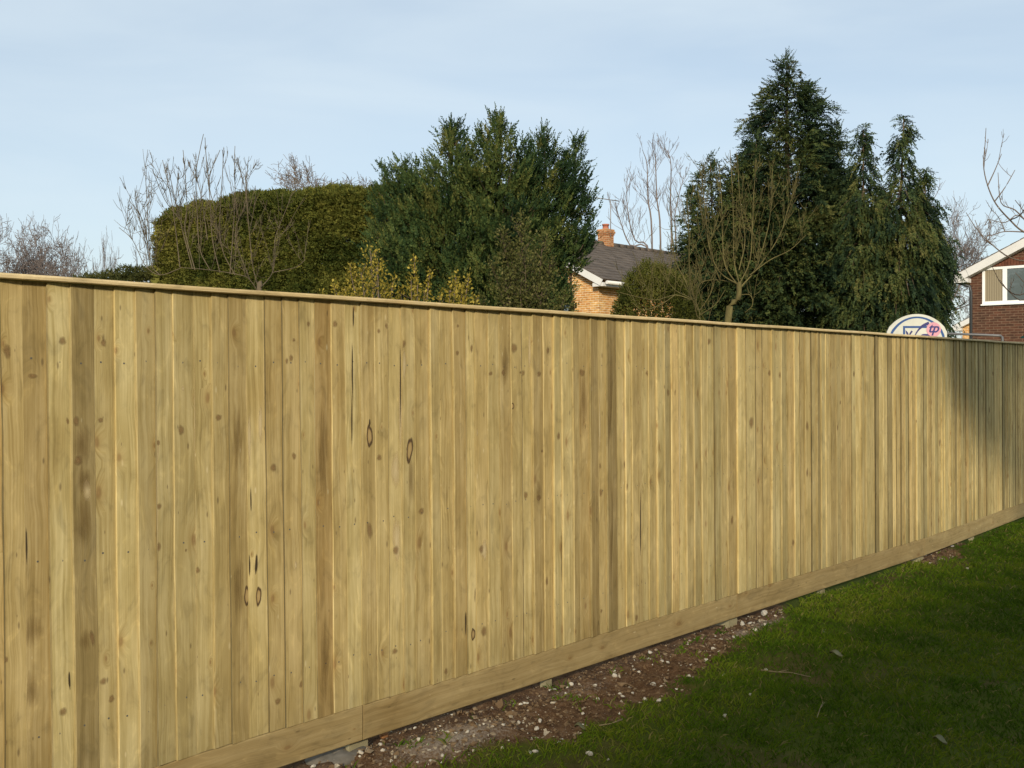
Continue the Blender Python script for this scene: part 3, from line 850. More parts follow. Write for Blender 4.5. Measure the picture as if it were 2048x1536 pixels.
def conifer(name, label, base, leaders, mat, bark, nb, style, spray_len=0.26, leaf=0.085, per_m=30, k=8, W=0.2, cat='tree'):
    """leaders: list of (dx, dy, [(z, r), ...], lean_x, lean_top)"""
    root = empty(name, base, label, cat)
    tb = MB()
    Cs, As, Ts, Ls = [], [], [], []
    wsum = sum(max(r for _, r in l[2]) * (l[2][-1][0] - l[2][0][0]) for l in leaders)
    for (dx, dy, prof, lx) in leaders:
        z = np.array([p[0] for p in prof]); rr = np.array([p[1] for p in prof])
        share = max(rr) * (z[-1] - z[0]) / wsum
        n = int(nb * share)
        zz = np.linspace(z[0], z[-1], 200)
        pr = np.interp(zz, z, rr) + 0.15
        cdf = np.cumsum(pr); cdf /= cdf[-1]
        z0 = np.interp(rng.random(n), cdf, zz)
        az = rng.uniform(0, 2 * np.pi, n)
        front = np.cos(az + np.pi / 2)            # +1 towards the camera
        Lb = np.interp(z0, z, rr) * rng.uniform(0.75, 1.1, n) * np.where(rng.random(n) < 0.08, 1.22, 1.0)
        Lb *= 0.66 + 0.80 * fbm(np.cos(az) * 1.6 + 7 + dx, z0 * 1.15 + np.sin(az) * 1.6, 41, 3)
        el = {'up': rng.uniform(0.35, 0.95, n), 'flat': rng.uniform(0.0, 0.5, n), 'droop': rng.uniform(-0.05, 0.45, n)}[style]
        sag = {'up': 0.0, 'flat': 0.35, 'droop': 0.9}[style]
        hz = np.stack([np.cos(az), np.sin(az), np.zeros(n)], -1)
        m = np.maximum((per_m * Lb * np.where(front > -0.3, 1.0, 0.45)).astype(int), 5)
        idx = np.repeat(np.arange(n), m)
        t = rng.random(len(idx)) ** 0.62
        t = 0.25 + 0.75 * t
        Lx = Lb[idx]
        lift = np.tan(el[idx]) * Lx * t - sag * Lx * t * t
        top_off = np.tan(el) * Lb * 0.5
        stem = base + np.array([dx, dy, 0])
        k0 = (z0 - z[0]) / (z[-1] - z[0])
        P = stem + hz[idx] * (Lx * t)[:, None]
        P[:, 0] += lx * k0[idx] ** 2
        P[:, 2] = z0[idx] - top_off[idx] * 0.8 + lift
        P += rng.normal(size=P.shape) * (0.055 + 0.075 * Lx * (1.1 - t))[:, None]
        slope = np.tan(el[idx]) - 2 * sag * t
        A = hz[idx] + np.array([0, 0, 1.0]) * slope[:, None] + rng.normal(size=P.shape) * 0.38
        A[:, 2] += {'up': 0.55, 'flat': 0.1, 'droop': -0.55}[style]
        Cs.append(P); As.append(A)
        bt = np.clip(0.42 + (fbm(np.cos(az) * 2.5 + 3, z0 * 2.2 + np.sin(az) * 2.5 + dx, 43, 3) - 0.44) * 1.7 + rng.normal(0, 0.10, n), 0, 1)
        Ts.append(np.clip(bt[idx] + rng.normal(0, 0.10, len(idx)) + 0.12 * (t - 0.6), 0, 1))
        Ls.append(np.full(len(idx), 1.0))
        # feathery leader tip
        ztop = z[-1]
        nt_ = 60
        tt = rng.random(nt_)
        Pt = stem + np.stack([rng.normal(0, 0.05, nt_) + lx, rng.normal(0, 0.05, nt_), ztop - 0.5 + tt * 0.62], -1)
        Cs.append(Pt); As.append(np.stack([rng.normal(0, 0.6, nt_), rng.normal(0, 0.6, nt_), np.full(nt_, 1.0 if style != 'droop' else -0.2)], -1))
        Ts.append(np.full(nt_, 0.45)); Ls.append(np.full(nt_, 0.8))
        ptsz = np.linspace(0, 1, 9)
        pts = [stem + np.array([lx * max(0, (q * ztop - z[0]) / (ztop - z[0])) ** 2, 0, q * ztop - (0.3 if q == 0 else 0)]) for q in ptsz]
        tb.tube(pts, [0.13 * max(rr) / 1.5 * (1.02 - q) + 0.008 for q in ptsz], 8)
        for i in range(0, n, 3):
            q = np.linspace(0, 0.9, 4)
            bp = [stem + hz[i] * Lb[i] * x + np.array([lx * k0[i] ** 2, 0, z0[i] - top_off[i] * .8 + np.tan(el[i]) * Lb[i] * x - sag * Lb[i] * x * x]) for x in q]
            tb.tube(bp, [0.018, 0.014, 0.010, 0.005], 3, cap=False)
    C, A, T, LL = np.concatenate(Cs), np.concatenate(As), np.concatenate(Ts), np.concatenate(Ls)
    V = sprays(C, A, spray_len * rng.uniform(0.6, 1.25, len(C)) * LL, k, leaf * LL, W)
    quads('crown', V, len(V) // 4, mat, root, np.clip(np.repeat(T, k) + rng.normal(0, 0.12, len(T) * k), 0, 1))
    tb.build('trunk', bark, root)
    return root

def grow(mb, p, d, L, r, depth, rnd, up=0.25, kink=0.22, nchild=(2, 4), ratio=0.68, minr=0.0035, spread=0.7, sides=4):
    """recursive bare branching"""
    d = d / np.linalg.norm(d)
    n = 5
    pts, rad = [p], [r]
    for i in range(n):
        d = d + rnd.normal(size=3) * kink * (0.5 if depth > 3 else 1) + np.array([0, 0, up * 0.25])
        d /= np.linalg.norm(d)
        p = p + d * L / n
        pts.append(p)
        rad.append(max(minr, r * (1 - 0.55 * (i + 1) / n)))
    mb.tube(pts, rad, sides if depth > 1 else 3, cap=False)
    if depth <= 0:
        return
    for _ in range(rnd.integers(nchild[0], nchild[1] + 1)):
        i = rnd.integers(2, n + 1)
        dd = d + rnd.normal(size=3) * spread + np.array([0, 0, up])
        grow(mb, pts[i], dd, L * ratio * rnd.uniform(0.7, 1.15), max(minr, rad[i] * 0.68), depth - 1, rnd, up, kink, nchild, ratio, minr, spread, sides)
    grow(mb, pts[-1], d, L * ratio, max(minr, rad[-1] * 0.9), depth - 1, rnd, up, kink, nchild, ratio, minr, spread, sides)

def smooth_path(pts, n=3):
    """Catmull-Rom through the points"""
    pts = [np.array(p, float) for p in pts]
    P = [2 * pts[0] - pts[1]] + pts + [2 * pts[-1] - pts[-2]]
    outp = []
    for i in range(1, len(P) - 2):
        for k in range(n):
            t = k / n
            a, b, c, d = P[i - 1], P[i], P[i + 1], P[i + 2]
            outp.append(0.5 * ((2 * b) + (c - a) * t + (2 * a - 5 * b + 4 * c - d) * t * t + (3 * b - a - 3 * c + d) * t ** 3))
    outp.append(pts[-1])
    return outp

# ------------------------------------------------------------------ foliage materials
M['leyland'] = leaf_mat('cypress_foliage', [(0, (0.012, 0.028, 0.013)), (0.4, (0.034, 0.062, 0.021)), (0.75, (0.078, 0.102, 0.027)), (1, (0.13, 0.13, 0.036))], 0.15, 0.6)
M['lawson'] = leaf_mat('weeping_cypress_foliage', [(0, (0.008, 0.019, 0.012)), (0.4, (0.027, 0.047, 0.019)), (0.75, (0.068, 0.085, 0.024)), (1, (0.115, 0.11, 0.035))], 0.15, 0.6)
M['hedge'] = leaf_mat('clipped_hedge_foliage', [(0, (0.032, 0.048, 0.010)), (0.4, (0.090, 0.098, 0.019)), (0.75, (0.158, 0.150, 0.030)), (1, (0.21, 0.18, 0.05))], 0.15, 0.65)
M['privet'] = leaf_mat('golden_privet_leaves', [(0, (0.10, 0.09, 0.016)), (0.45, (0.24, 0.19, 0.03)), (1, (0.45, 0.36, 0.07))], 0.25, 0.55)
M['olive'] = leaf_mat('olive_shrub_leaves', [(0, (0.030, 0.038, 0.012)), (0.45, (0.075, 0.080, 0.023)), (1, (0.15, 0.135, 0.05))], 0.2, 0.6)
M['shrub'] = leaf_mat('round_shrub_leaves', [(0, (0.025, 0.034, 0.008)), (0.5, (0.068, 0.074, 0.014)), (1, (0.13, 0.12, 0.03))], 0.15, 0.6)
M['bark'] = bark_mat('brown_bark', (0.06, 0.045, 0.03), (0.14, 0.105, 0.07))
M['mossy'] = bark_mat('mossy_bark', (0.060, 0.050, 0.022), (0.145, 0.125, 0.05), 9)
M['greybark'] = bark_mat('grey_twigs', (0.12, 0.10, 0.095), (0.20, 0.165, 0.15))
M['dulltwig'] = bark_mat('dull_twigs', (0.075, 0.060, 0.040), (0.15, 0.12, 0.08))
M['redtwig'] = bark_mat('reddish_twigs', (0.10, 0.075, 0.058), (0.19, 0.145, 0.11))

# ------------------------------------------------------------------ conifers
def Zp(py, Y): return EYE + (HOR - py) / FPX * Y
def Xp(px, Y): return (px - 1024) / FPX * Y
Y2 = 18.0
def lead(px, top_py, prof, Y, Yoff=0.0, lx=0.0, base_x=None):
    """prof in (py, half width in px)"""
    x = Xp(px, Y) - (base_x or 0)
    pr = sorted([(Zp(py, Y), hw / FPX * Y) for py, hw in prof] + [(Zp(top_py, Y), 0.05)])
    return (x, Yoff, pr, lx)
bx = Xp(970, Y2)
conifer('cypress_tree', 'broad shaggy dark green cypress with several ragged tops beside the clipped hedge', np.array([bx, Y2, 0]), [
    lead(905, 262, [(760, 95), (640, 120), (520, 115), (400, 85), (330, 45)], Y2, -0.1, 0, bx),
    lead(820, 335, [(760, 60), (640, 75), (520, 80), (430, 62), (380, 35)], Y2, 0.1, -0.1, bx),
    lead(1000, 250, [(760, 100), (640, 110), (520, 110), (400, 85), (310, 42)], Y2, -0.3, 0, bx),
    lead(1085, 275, [(760, 55), (640, 58), (560, 66), (500, 84), (440, 85), (340, 48)], Y2, 0.0, 0.05, bx),
    lead(1142, 290, [(570, 12), (530, 36), (480, 44), (420, 42), (340, 24)], Y2, 0.1, 0.1, bx),
    lead(770, 340, [(740, 25), (600, 35), (480, 34), (400, 22)], Y2, 0.25, -0.05, bx),
], M['leyland'], M['bark'], 1500, 'up', 0.23, 0.052, 30, 14, 0.25)

Y8 = 23.0
bx = Xp(1570, Y8)
conifer('tall_cypress', 'tallest pointed dark conifer with a wide base behind the bare apple tree', np.array([bx, Y8, 0]), [
    lead(1574, 122, [(790, 175), (640, 178), (520, 170), (430, 138), (340, 104), (280, 84), (220, 66), (180, 50), (148, 30)], Y8, 0, 0, bx),
    lead(1424, 330, [(760, 60), (600, 66), (480, 58), (400, 42), (360, 28)], Y8, -0.3, -0.1, bx),
    lead(1388, 392, [(760, 34), (600, 36), (500, 34), (430, 22)], Y8, -0.2, -0.1, bx),
    lead(1655, 262, [(700, 40), (500, 42), (380, 38), (300, 24)], Y8, -0.2, 0.1, bx),
    lead(1500, 290, [(700, 80), (500, 80), (400, 62), (340, 40)], Y8, -0.6, 0, bx),
    lead(1462, 368, [(760, 80), (600, 84), (500, 76), (430, 52)], Y8, -0.5, 0, bx),
], M['lawson'], M['bark'], 2500, 'flat', 0.26, 0.058, 27, 14, 0.26)
Y9 = 21.0
bx = Xp(1790, Y9)
conifer('twin_topped_cypress', 'dark drooping conifer with two thin bent tops left of the red brick house', np.array([bx, Y9, 0]), [
    lead(1730, 256, [(800, 60), (640, 64), (480, 62), (390, 52), (365, 30), (320, 21), (275, 16)], Y9, 0.1, 0.0, bx),
    lead(1796, 236, [(800, 88), (660, 90), (560, 86), (480, 80), (405, 70), (378, 58), (356, 24), (300, 20), (258, 15)], Y9, 0, 0.12, bx),
    lead(1842, 350, [(800, 40), (660, 42), (560, 40), (480, 36), (420, 28)], Y9, -0.2, 0.0, bx),
], M['lawson'], M['bark'], 1500, 'droop', 0.26, 0.055, 28, 14, 0.26)

# ------------------------------------------------------------------ clipped hedge
def hedge(name, label, a, b, thick, ha, hb, mat, n, cut=0.1, step=None, k=6, leaf=0.06):
    """a, b: ground ends of the front face (x, y); the top runs from height ha to hb"""
    a, b = np.array(a, float), np.array(b, float)
    root = empty(name, ((a + b) / 2).tolist() + [0], label, 'hedge')
    d = (b - a); Ln = np.linalg.norm(d); d = d / Ln
    nb = np.array([d[1], -d[0]])
    if nb[1] > 0: nb = -nb                      # towards the camera
    def height(u):
        h = ha + (hb - ha) * u
        return h if step is None else h + step(u)
    areas = [Ln * (ha + hb) / 2, Ln * thick, thick * ha, thick * hb, Ln * (ha + hb) / 2 * 0.3]
    cnt = (np.array(areas) / sum(areas) * n).astype(int)
    Ps, Ns, Bs = [], [], []
    for fi, c in enumerate(cnt):
        u, v = rng.random(c), rng.random(c)
        o = np.zeros((c, 3)); nn = np.zeros((c, 3))
        if fi in (0, 4):
            h = height(u); dep = np.full(c, 0.0 if fi == 0 else -thick)
            z = v * h
            nn[:, :2] = nb * (1 if fi == 0 else -1)
            x = u * Ln
        elif fi == 1:
            dep = -v * thick; z = height(u); nn[:, 2] = 1; x = u * Ln
        else:
            uu = np.zeros(c) if fi == 2 else np.ones(c)
            dep = -u * thick; z = v * height(uu); x = uu * Ln
            nn[:, :2] = d * (-1 if fi == 2 else 1)
        # rounded shoulders
        hh = height(np.clip(x / Ln, 0, 1))
        top = np.clip((z - (hh - 0.35)) / 0.35, 0, 1)
        e0 = np.clip(1 - x / 0.35, 0, 1); e1 = np.clip(1 - (Ln - x) / 0.35, 0, 1)
        fr = np.clip(1 + dep / 0.3, 0, 1)
        z = z - 0.16 * (np.maximum(e0, e1) ** 2) * top - 0.12 * fr ** 2 * top
        x = x + 0.16 * e0 * top ** 2 - 0.16 * e1 * top ** 2
        dep = dep - 0.10 * fr * top ** 2
        bumpv = (fbm(x * 1.7 + fi * 9, z * 1.7 + dep, 13) - 0.47) * 0.34 + (fbm(x * 5, z * 5 + fi, 17) - 0.47) * 0.16
        lay = rng.choice([0.0, -0.10, -0.24], c, p=[0.55, 0.25, 0.20])
        big = np.where(lay < -0.2, 2.6, 1.0)
        Bs.append(big)
        o[:, :2] = a + d * x[:, None] + nb * dep[:, None]
        o[:, 2] = z
        o += nn * (bumpv + lay)[:, None]
        Ps.append(o); Ns.append(nn)
    P, N = np.concatenate(Ps), np.concatenate(Ns)
    N = N + rng.normal(size=N.shape) * 0.55 + np.array([0, 0, 0.3])
    big = np.concatenate(Bs)
    V = sprays(P, N, 0.13 * rng.uniform(0.5, 1.2, len(P)), k, leaf * big, 0.30)
    tone = np.clip(0.42 + (fbm(P[:, 0] * 1.4 + P[:, 1], P[:, 2] * 1.4, 19) - 0.47) * 1.1 + rng.normal(0, 0.13, len(P)), 0, 1)
    quads('crown', V, len(V) // 4, mat, root, np.clip(np.repeat(tone, k) + rng.normal(0, .06, len(V) // 4), 0, 1))
    tb = MB()
    for i in range(max(3, int(Ln / 0.6))):
        p = a + d * (i + 0.5) * Ln / max(3, int(Ln / 0.6)) - nb * thick * 0.5
        tb.tube([(p[0], p[1], -0.2), (p[0] + .03, p[1], ha * .5), (p[0], p[1], ha * 0.9)], [0.06, 0.045, 0.02], 6)
    tb.build('trunk', M['bark'], root)
    return root
YA, YB = 25.0, 21.5
ha = Zp(414, YA); hb = Zp(366, YB)
hedge('clipped_hedge', 'tall flat-topped clipped olive green hedge left of the dark cypress', (Xp(312, YA), YA), (Xp(800, YB), YB), 1.7, ha, hb, M['hedge'], 95000,
      step=lambda u: -0.10 * np.exp(-(u / 0.22) ** 2) + 0.05 * np.exp(-((u - 0.45) / 0.3) ** 2))
hedge('brown_hedge', 'low brownish hedge beyond the fence below the far bare trees', (Xp(120, 27), 27.0), (Xp(330, 25.6), 25.6), 1.0, Zp(552, 27), Zp(524, 25.6), M['olive'], 9000, leaf=0.05)

# ------------------------------------------------------------------ shrubs
def shrub(name, label, base, stems, mat, bark, n_leaf, leaf, rnd_seed, cat='shrub', w=0.30, top_z=None):
    """stems: list of (tip point, radius of leafy sleeve)"""
    root = empty(name, base, label, cat)
    mb = MB()
    Ps, Ds = [], []
    rnd = np.random.default_rng(rnd_seed)
    tot = sum(np.linalg.norm(t - base) for t, _ in stems)
    for tip, sl in stems:
        v = tip - base
        midp = base + v * 0.5 + np.array([-v[0] * 0.12, -v[1] * 0.12, 0.1 * np.linalg.norm(v)])
        path = smooth_path([base, midp, tip], 5)
        mb.tube(path, np.linspace(0.018, 0.004, len(path)), 5)
        pa = np.array(path)
        m = int(n_leaf * np.linalg.norm(v) / tot)
        t = 0.22 + 0.78 * rnd.random(m) ** 0.8
        c = np.stack([np.interp(t, np.linspace(0, 1, len(pa)), pa[:, i]) for i in range(3)], -1)
        off = unit(rnd.normal(size=(m, 3))) * (sl * (1.1 - 0.75 * t) * rnd.random(m) ** 0.5)[:, None]
        off[:, :2] *= 0.75
        off[:, 2] = np.abs(off[:, 2]) * 1.1
        Ps.append(c + off)
        Ds.append(unit(off + rnd.normal(size=(m, 3)) * 0.08 + np.array([0, 0, 0.06])))
        for i in range(0, m, 30):
            mb.tube([c[i], c[i] + off[i] * 0.6, c[i] + off[i] * 1.1 + np.array([0, 0, 0.02])], [0.005, 0.004, 0.002], 3, cap=False)
    P, D = np.concatenate(Ps), np.concatenate(Ds)
    V = leaflets(P, D, leaf * rnd.uniform(0.6, 1.3, len(P)), leaf * w)
    tone = np.clip(rnd.normal(0.45, 0.22, len(P)), 0, 1)
    quads('leaves', V, len(P), mat, root, tone)
    mb.build('stems', bark, root)
    return root
YS = 11.5
def gp(px, Y): return np.array([Xp(px, Y), Y, 0.0])
shrub('golden_shrub', 'yellow-leaved shrub with one tall pointed tuft in front of the hedge', gp(765, YS),
      [(at(740, 500, YS), .42), (at(755, 530, YS - .2), .4), (at(700, 540, YS), .3), (at(722, 545, YS), .35), (at(785, 565, YS - .1), .3), (at(668, 572, YS + .2), .25), (at(690, 578, YS), .25), (at(640, 590, YS + .3), .2), (at(770, 580, YS), .3)],
      M['privet'], M['redtwig'], 5600, 0.036, 1)
shrub('golden_shrub', 'sparse yellow-leaved shrub with a single thin upright shoot, between two fuller ones', gp(830, YS + .3),
      [(at(829, 517, YS + .3), .16), (at(822, 550, YS + .2), .3), (at(860, 540, YS + .4), .16), (at(802, 585, YS + .3), .25), (at(850, 580, YS), .3), (at(835, 570, YS), .3)],
      M['privet'], M['redtwig'], 2200, 0.040, 2)
shrub('golden_shrub', 'yellow-leaved shrub leaning right with larger leaves under the dark cypress', gp(890, YS - .2),
      [(at(938, 552, YS - .2), .2), (at(912, 552, YS), .26), (at(900, 580, YS), .3), (at(925, 580, YS - .2), .28), (at(880, 592, YS), .3), (at(955, 595, YS), .2)],
      M['privet'], M['redtwig'], 2300, 0.044, 3)
YO = 14.0
shrub('olive_bush', 'loose olive green leafy bush in front of the right half of the shaggy cypress', gp(1060, YO),
      [(at(1005, 470, YO), .5), (at(1040, 440, YO), .5), (at(1085, 480, YO), .5), (at(1100, 530, YO), .5), (at(985, 530, YO), .45), (at(1050, 520, YO - .3), .6), (at(1010, 560, YO - .3), .5),
       (at(1085, 575, YO - .3), .5), (at(1130, 590, YO), .35), (at(955, 595, YO), .35), (at(1040, 580, YO - .4), .5), (at(1150, 612, YO), .25), (at(1020, 500, YO), .5)],
      M['olive'], M['bark'], 15000, 0.042, 4, w=0.32)
# round evergreen with a smooth outline
def dome(name, label, c, rad, h, mat, n, leaf):
    root = empty(name, (c[0], c[1], 0), label, 'shrub')
    u = unit(rng.normal(size=(n, 3)))
    u[:, 2] = np.abs(u[:, 2])
    k = 1 + (fbm(u[:, 0] * 3 + 5, u[:, 2] * 3 + u[:, 1] * 2, 23) - 0.47) * 0.35
    lay = rng.choice([1, .93, .84], n, p=[.6, .25, .15])
    P = np.stack([c[0] + u[:, 0] * rad * k * lay, c[1] + u[:, 1] * rad * k * lay, h * 0.45 + (u[:, 2] * 0.55) * h * k * lay], -1)
    low = rng.random(n) < 0.3
    P[low, 2] = rng.random(low.sum()) * h * 0.5
    A = u + rng.normal(size=u.shape) * 0.4 + np.array([0, 0, 0.5])
    V = sprays(P, A, 0.14, 6, leaf, 0.24)
    tone = np.clip(0.45 + (fbm(P[:, 0] * 3, P[:, 2] * 3, 29) - .47) * 1.2 + rng.normal(0, .12, n), 0, 1)
    quads('leaves', V, len(V) // 4, mat, root, np.repeat(tone, 6))
    mb = MB()
    for i in range(5):
        t = c + np.array([math.cos(i * 1.26) * rad * .5, math.sin(i * 1.26) * rad * .5, h * .7])
        mb.tube([(c[0], c[1], -0.2), (c + t) / 2 + np.array([0, 0, 0]), t], [0.05, 0.035, 0.012], 5)
    mb.build('stems', M['bark'], root)
    return root
dome('round_shrub', 'rounded olive evergreen shrub against the buff brick house wall', gp(1312, 15.5), 0.72, Zp(532, 15.5), M['shrub'], 7000, 0.05)

# ------------------------------------------------------------------ bare trees
def shoots(mb, path, n, L, rnd, r0=0.008, up=0.9, spread=0.35, t0=0.25, twigs=4, ztop=99.0):
    """upright water shoots along a limb"""
    pa = np.array(path)
    for _ in range(n):
        t = rnd.uniform(t0, 1.0)
        p = np.array([np.interp(t, np.linspace(0, 1, len(pa)), pa[:, i]) for i in range(3)])
        d = np.array([rnd.normal(0, spread), rnd.normal(0, spread), up])
        l = min(L * rnd.uniform(0.45, 1.1), (ztop - p[2]) * rnd.uniform(0.5, 1.0))
        if l < 0.08:
            continue
        pts = [p]
        d = d / np.linalg.norm(d)
        for i in range(6):
            d = d + rnd.normal(size=3) * 0.06 + np.array([0, 0, 0.07]); d /= np.linalg.norm(d)
            pts.append(pts[-1] + d * l / 6)
        mb.tube(pts, np.linspace(r0 * rnd.uniform(.7, 1.1), 0.0025, 7), 4, cap=False)
        for _ in range(rnd.integers(twigs // 2, twigs + 1)):
            k = rnd.integers(1, 6)
            dd = d + rnd.normal(size=3) * 0.5
            dd /= np.linalg.norm(dd)
            e = pts[k] + dd * l * rnd.uniform(0.1, 0.35)
            mb.tube([pts[k], (pts[k] + e) / 2 + np.array([0, 0, -0.01]), e + np.array([0, 0, 0.02])], [0.004, 0.003, 0.002], 3, cap=False)

def limb_tree(name, label, trunk, limbs, bark, Y, seed, nsh, Lsh, r_tr=0.1, r0=0.009, jit=0.5, twigs=5, spread=0.3, r_limb=0.035, top_py=-999):
    """trunk and limbs traced as (px, py) at depth Y, the limbs spread in depth"""
    rnd = np.random.default_rng(seed)
    base = at(trunk[0][0], HOR, Y); base[2] = 0
    root = empty(name, base, label, 'tree')
    tm = MB()
    tp = smooth_path([np.array([base[0], Y, -0.3])] + [at(x, y, Y) for x, y in trunk[1:]], 4)
    tm.tube(tp, np.linspace(r_tr, r_tr * 0.6, len(tp)), 8)
    tm.build('trunk', bark, root)
    mb = MB()
    for lb in limbs:
        yo = rnd.normal(0, jit)
        pts = []
        for i, (x, y) in enumerate(lb):
            yy = Y + yo * (i / max(1, len(lb) - 1))
            pts.append(at(x, y, yy))
        pp = smooth_path(pts, 4)
        ln = sum(np.linalg.norm(pp[i + 1] - pp[i]) for i in range(len(pp) - 1))
        mb.tube(pp, np.linspace(r_limb * (0.5 + 0.5 * min(1, ln / 1.5)), 0.004, len(pp)), 6, cap=False)
        k = max(1, int(nsh * ln))
        shoots(mb, pp, k, Lsh, rnd, r0, 0.9, spread, 0.15, twigs, Zp(top_py, Y))
    mb.build('branches', bark, root)
    return root
# fruit tree on the left, in front of the hedge
limb_tree('fruit_tree', 'bare pruned fruit tree with long upright shoots in front of the clipped hedge', [(520, 700), (518, 600), (522, 575)], [
    [(520, 590), (500, 560), (480, 550), (420, 540), (360, 535)], [(522, 575), (545, 545), (550, 500), (552, 470), (580, 400)], [(518, 580), (505, 530), (500, 480), (495, 420), (492, 350)],
    [(420, 540), (400, 500), (395, 440), (392, 350), (400, 300), (407, 268)], [(440, 545), (425, 480), (420, 400), (412, 310), (410, 275)], [(470, 550), (445, 500), (440, 440), (446, 330), (445, 300)],
    [(460, 548), (465, 480), (470, 400), (469, 320), (470, 292)], [(390, 540), (370, 460), (374, 410), (368, 320), (366, 300)], [(360, 535), (350, 450), (342, 395), (325, 320)], [(360, 537), (320, 550), (290, 530), (265, 480), (238, 455)],
    [(320, 550), (303, 530), (298, 480), (291, 350)], [(300, 530), (290, 480), (270, 400)], [(385, 538), (360, 440), (335, 330)], [(500, 560), (470, 470), (492, 400), (478, 330)], [(545, 545), (590, 535), (610, 520)],
    [(360, 440), (330, 400), (305, 340)], [(415, 480), (400, 380), (378, 330)], [(430, 420), (418, 360), (440, 300)], [(300, 520), (285, 440), (258, 400)]],
    M['dulltwig'], 14.0, 5, 7.5, 0.75, 0.045, 0.0027, 0.5, 6, 0.33, 0.0072, 300)
# mossy apple tree on the right
limb_tree('apple_tree', 'bare apple tree with mossy yellowish limbs forking above the fence before the tall conifer', [(1448, 760), (1455, 650), (1476, 600), (1478, 565)], [
    [(1455, 650), (1400, 640), (1385, 600), (1350, 580), (1320, 540)], [(1400, 640), (1398, 620), (1385, 590), (1360, 560)], [(1478, 565), (1468, 520), (1467, 440), (1463, 350), (1460, 300)], [(1475, 570), (1450, 530), (1445, 470), (1443, 400), (1438, 330)],
    [(1478, 570), (1500, 520), (1505, 440), (1508, 380), (1512, 330)], [(1480, 575), (1510, 540), (1530, 480), (1540, 430), (1545, 340)], [(1482, 575), (1520, 530), (1560, 470), (1575, 420), (1590, 380)],
    [(1478, 570), (1440, 545), (1420, 500), (1412, 440), (1405, 370), (1400, 340)], [(1476, 568), (1440, 560), (1410, 562), (1390, 575)], [(1440, 560), (1425, 520), (1408, 450), (1395, 380)], [(1500, 550), (1540, 520), (1580, 500), (1612, 470)],
    [(1385, 600), (1370, 560), (1350, 520), (1345, 470)], [(1385, 600), (1350, 590), (1310, 600), (1260, 590), (1240, 585)], [(1350, 590), (1320, 610), (1285, 620), (1265, 605)], [(1395, 620), (1380, 560), (1378, 480), (1375, 400)],
    [(1476, 590), (1500, 590), (1505, 610), (1490, 625)], [(1478, 540), (1490, 480), (1480, 400), (1475, 320)], [(1400, 620), (1420, 590), (1430, 560)], [(1400, 630), (1430, 610), (1450, 580)]],
    M['mossy'], 13.5, 8, 7.0, 0.7, 0.055, 0.0030, 0.35, 7, 0.3, 0.0095, 300)
# slender trees behind the buff brick house
def pole_tree(name, label, Y, stems, bark, seed, r):
    rnd = np.random.default_rng(seed)
    base = at(stems[0][0][0], HOR, Y); base[2] = 0
    root = empty(name, base, label, 'tree')
    tm, mb = MB(), MB()
    for st in stems:
        b = at(st[0][0], HOR, Y); b[2] = -0.3
        pp = smooth_path([b] + [at(x, y, Y) for x, y in st], 4)
        tm.tube(pp, np.linspace(r, r * 0.22, len(pp)), 6)
        pa = np.array(pp)
        for _ in range(16):
            t = rnd.uniform(0.35, 0.98)
            p = np.array([np.interp(t, np.linspace(0, 1, len(pa)), pa[:, i]) for i in range(3)])
            az = rnd.uniform(0, 6.28)
            grow(mb, p, np.array([math.cos(az) * .7, math.sin(az) * .7, 0.75]), rnd.uniform(0.5, 1.1) * (1.2 - t * .7), r * 0.24, 2, rnd, 0.35, 0.12, (1, 2), 0.6, 0.006, 0.35)
    tm.build('trunk', bark, root)
    mb.build('branches', bark, root)
    return root
pole_tree('slender_tree', 'bare tree with straight bunched stems rising behind the buff house roof', 43.0, [[(1304, 480), (1296, 400), (1294, 330), (1285, 300)], [(1321, 480), (1314, 400), (1311, 320), (1310, 300)],
          [(1343, 480), (1341, 400), (1342, 330), (1335, 300)], [(1300, 520), (1270, 480), (1255, 420), (1254, 350)], [(1300, 520), (1260, 490), (1240, 440), (1230, 405)], [(1352, 500), (1350, 430), (1368, 350)]], M['greybark'], 3, 0.046)
# distant bare trees
def bare_tree(name, label, px, top_py, Y, seed, bark, depth=5, spread=0.7, trunk_h=None, up=0.3, r=0.16, nchild=(2, 3), ratio=0.70, minr=0.010, kink=0.16, hw=None):
    rnd = np.random.default_rng(seed)
    base = np.array([Xp(px, Y), Y, 0.0])
    H = Zp(top_py, Y)
    root = empty(name, base, label, 'tree')
    th = trunk_h or H * 0.3
    tm, mb = MB(), MB()
    tm.tube([base + np.array([0, 0, -0.3]), base + np.array([0.03, 0, th * .5]), base + np.array([0, 0, th])], [r * 1.25, r, r * .85], 8)
    tm.build('trunk', bark, root)
    for i in range(5):
        az = i * 1.26 + rnd.uniform(-.3, .3)
        grow(mb, base + np.array([0, 0, th * rnd.uniform(0.8, 1.0)]), np.array([math.cos(az) * .75, math.sin(az) * .75, 1.0]), (H - th) * 0.40, r * 0.6, depth, rnd, up, kink, nchild, ratio, minr, spread)
    grow(mb, base + np.array([0, 0, th]), np.array([0, 0, 1.0]), (H - th) * 0.42, r * 0.7, depth, rnd, up, kink, nchild, ratio, minr, spread)
    # bring the crown to the height it has in the photograph
    z = np.array([v[2] for v in mb.v])
    k = (H - th) / (np.percentile(z, 99.7) - th)
    kx = min(1.0, k * 1.1)
    if hw:
        kx = hw / FPX * Y / np.percentile(np.abs(np.array([v[0] for v in mb.v]) - base[0]), 98)
    mb.v = [(base[0] + (x - base[0]) * kx, base[1] + (y - base[1]) * kx, th + (zz - th) * k) for x, y, zz in mb.v]
    mb.build('branches', bark, root)
    return root
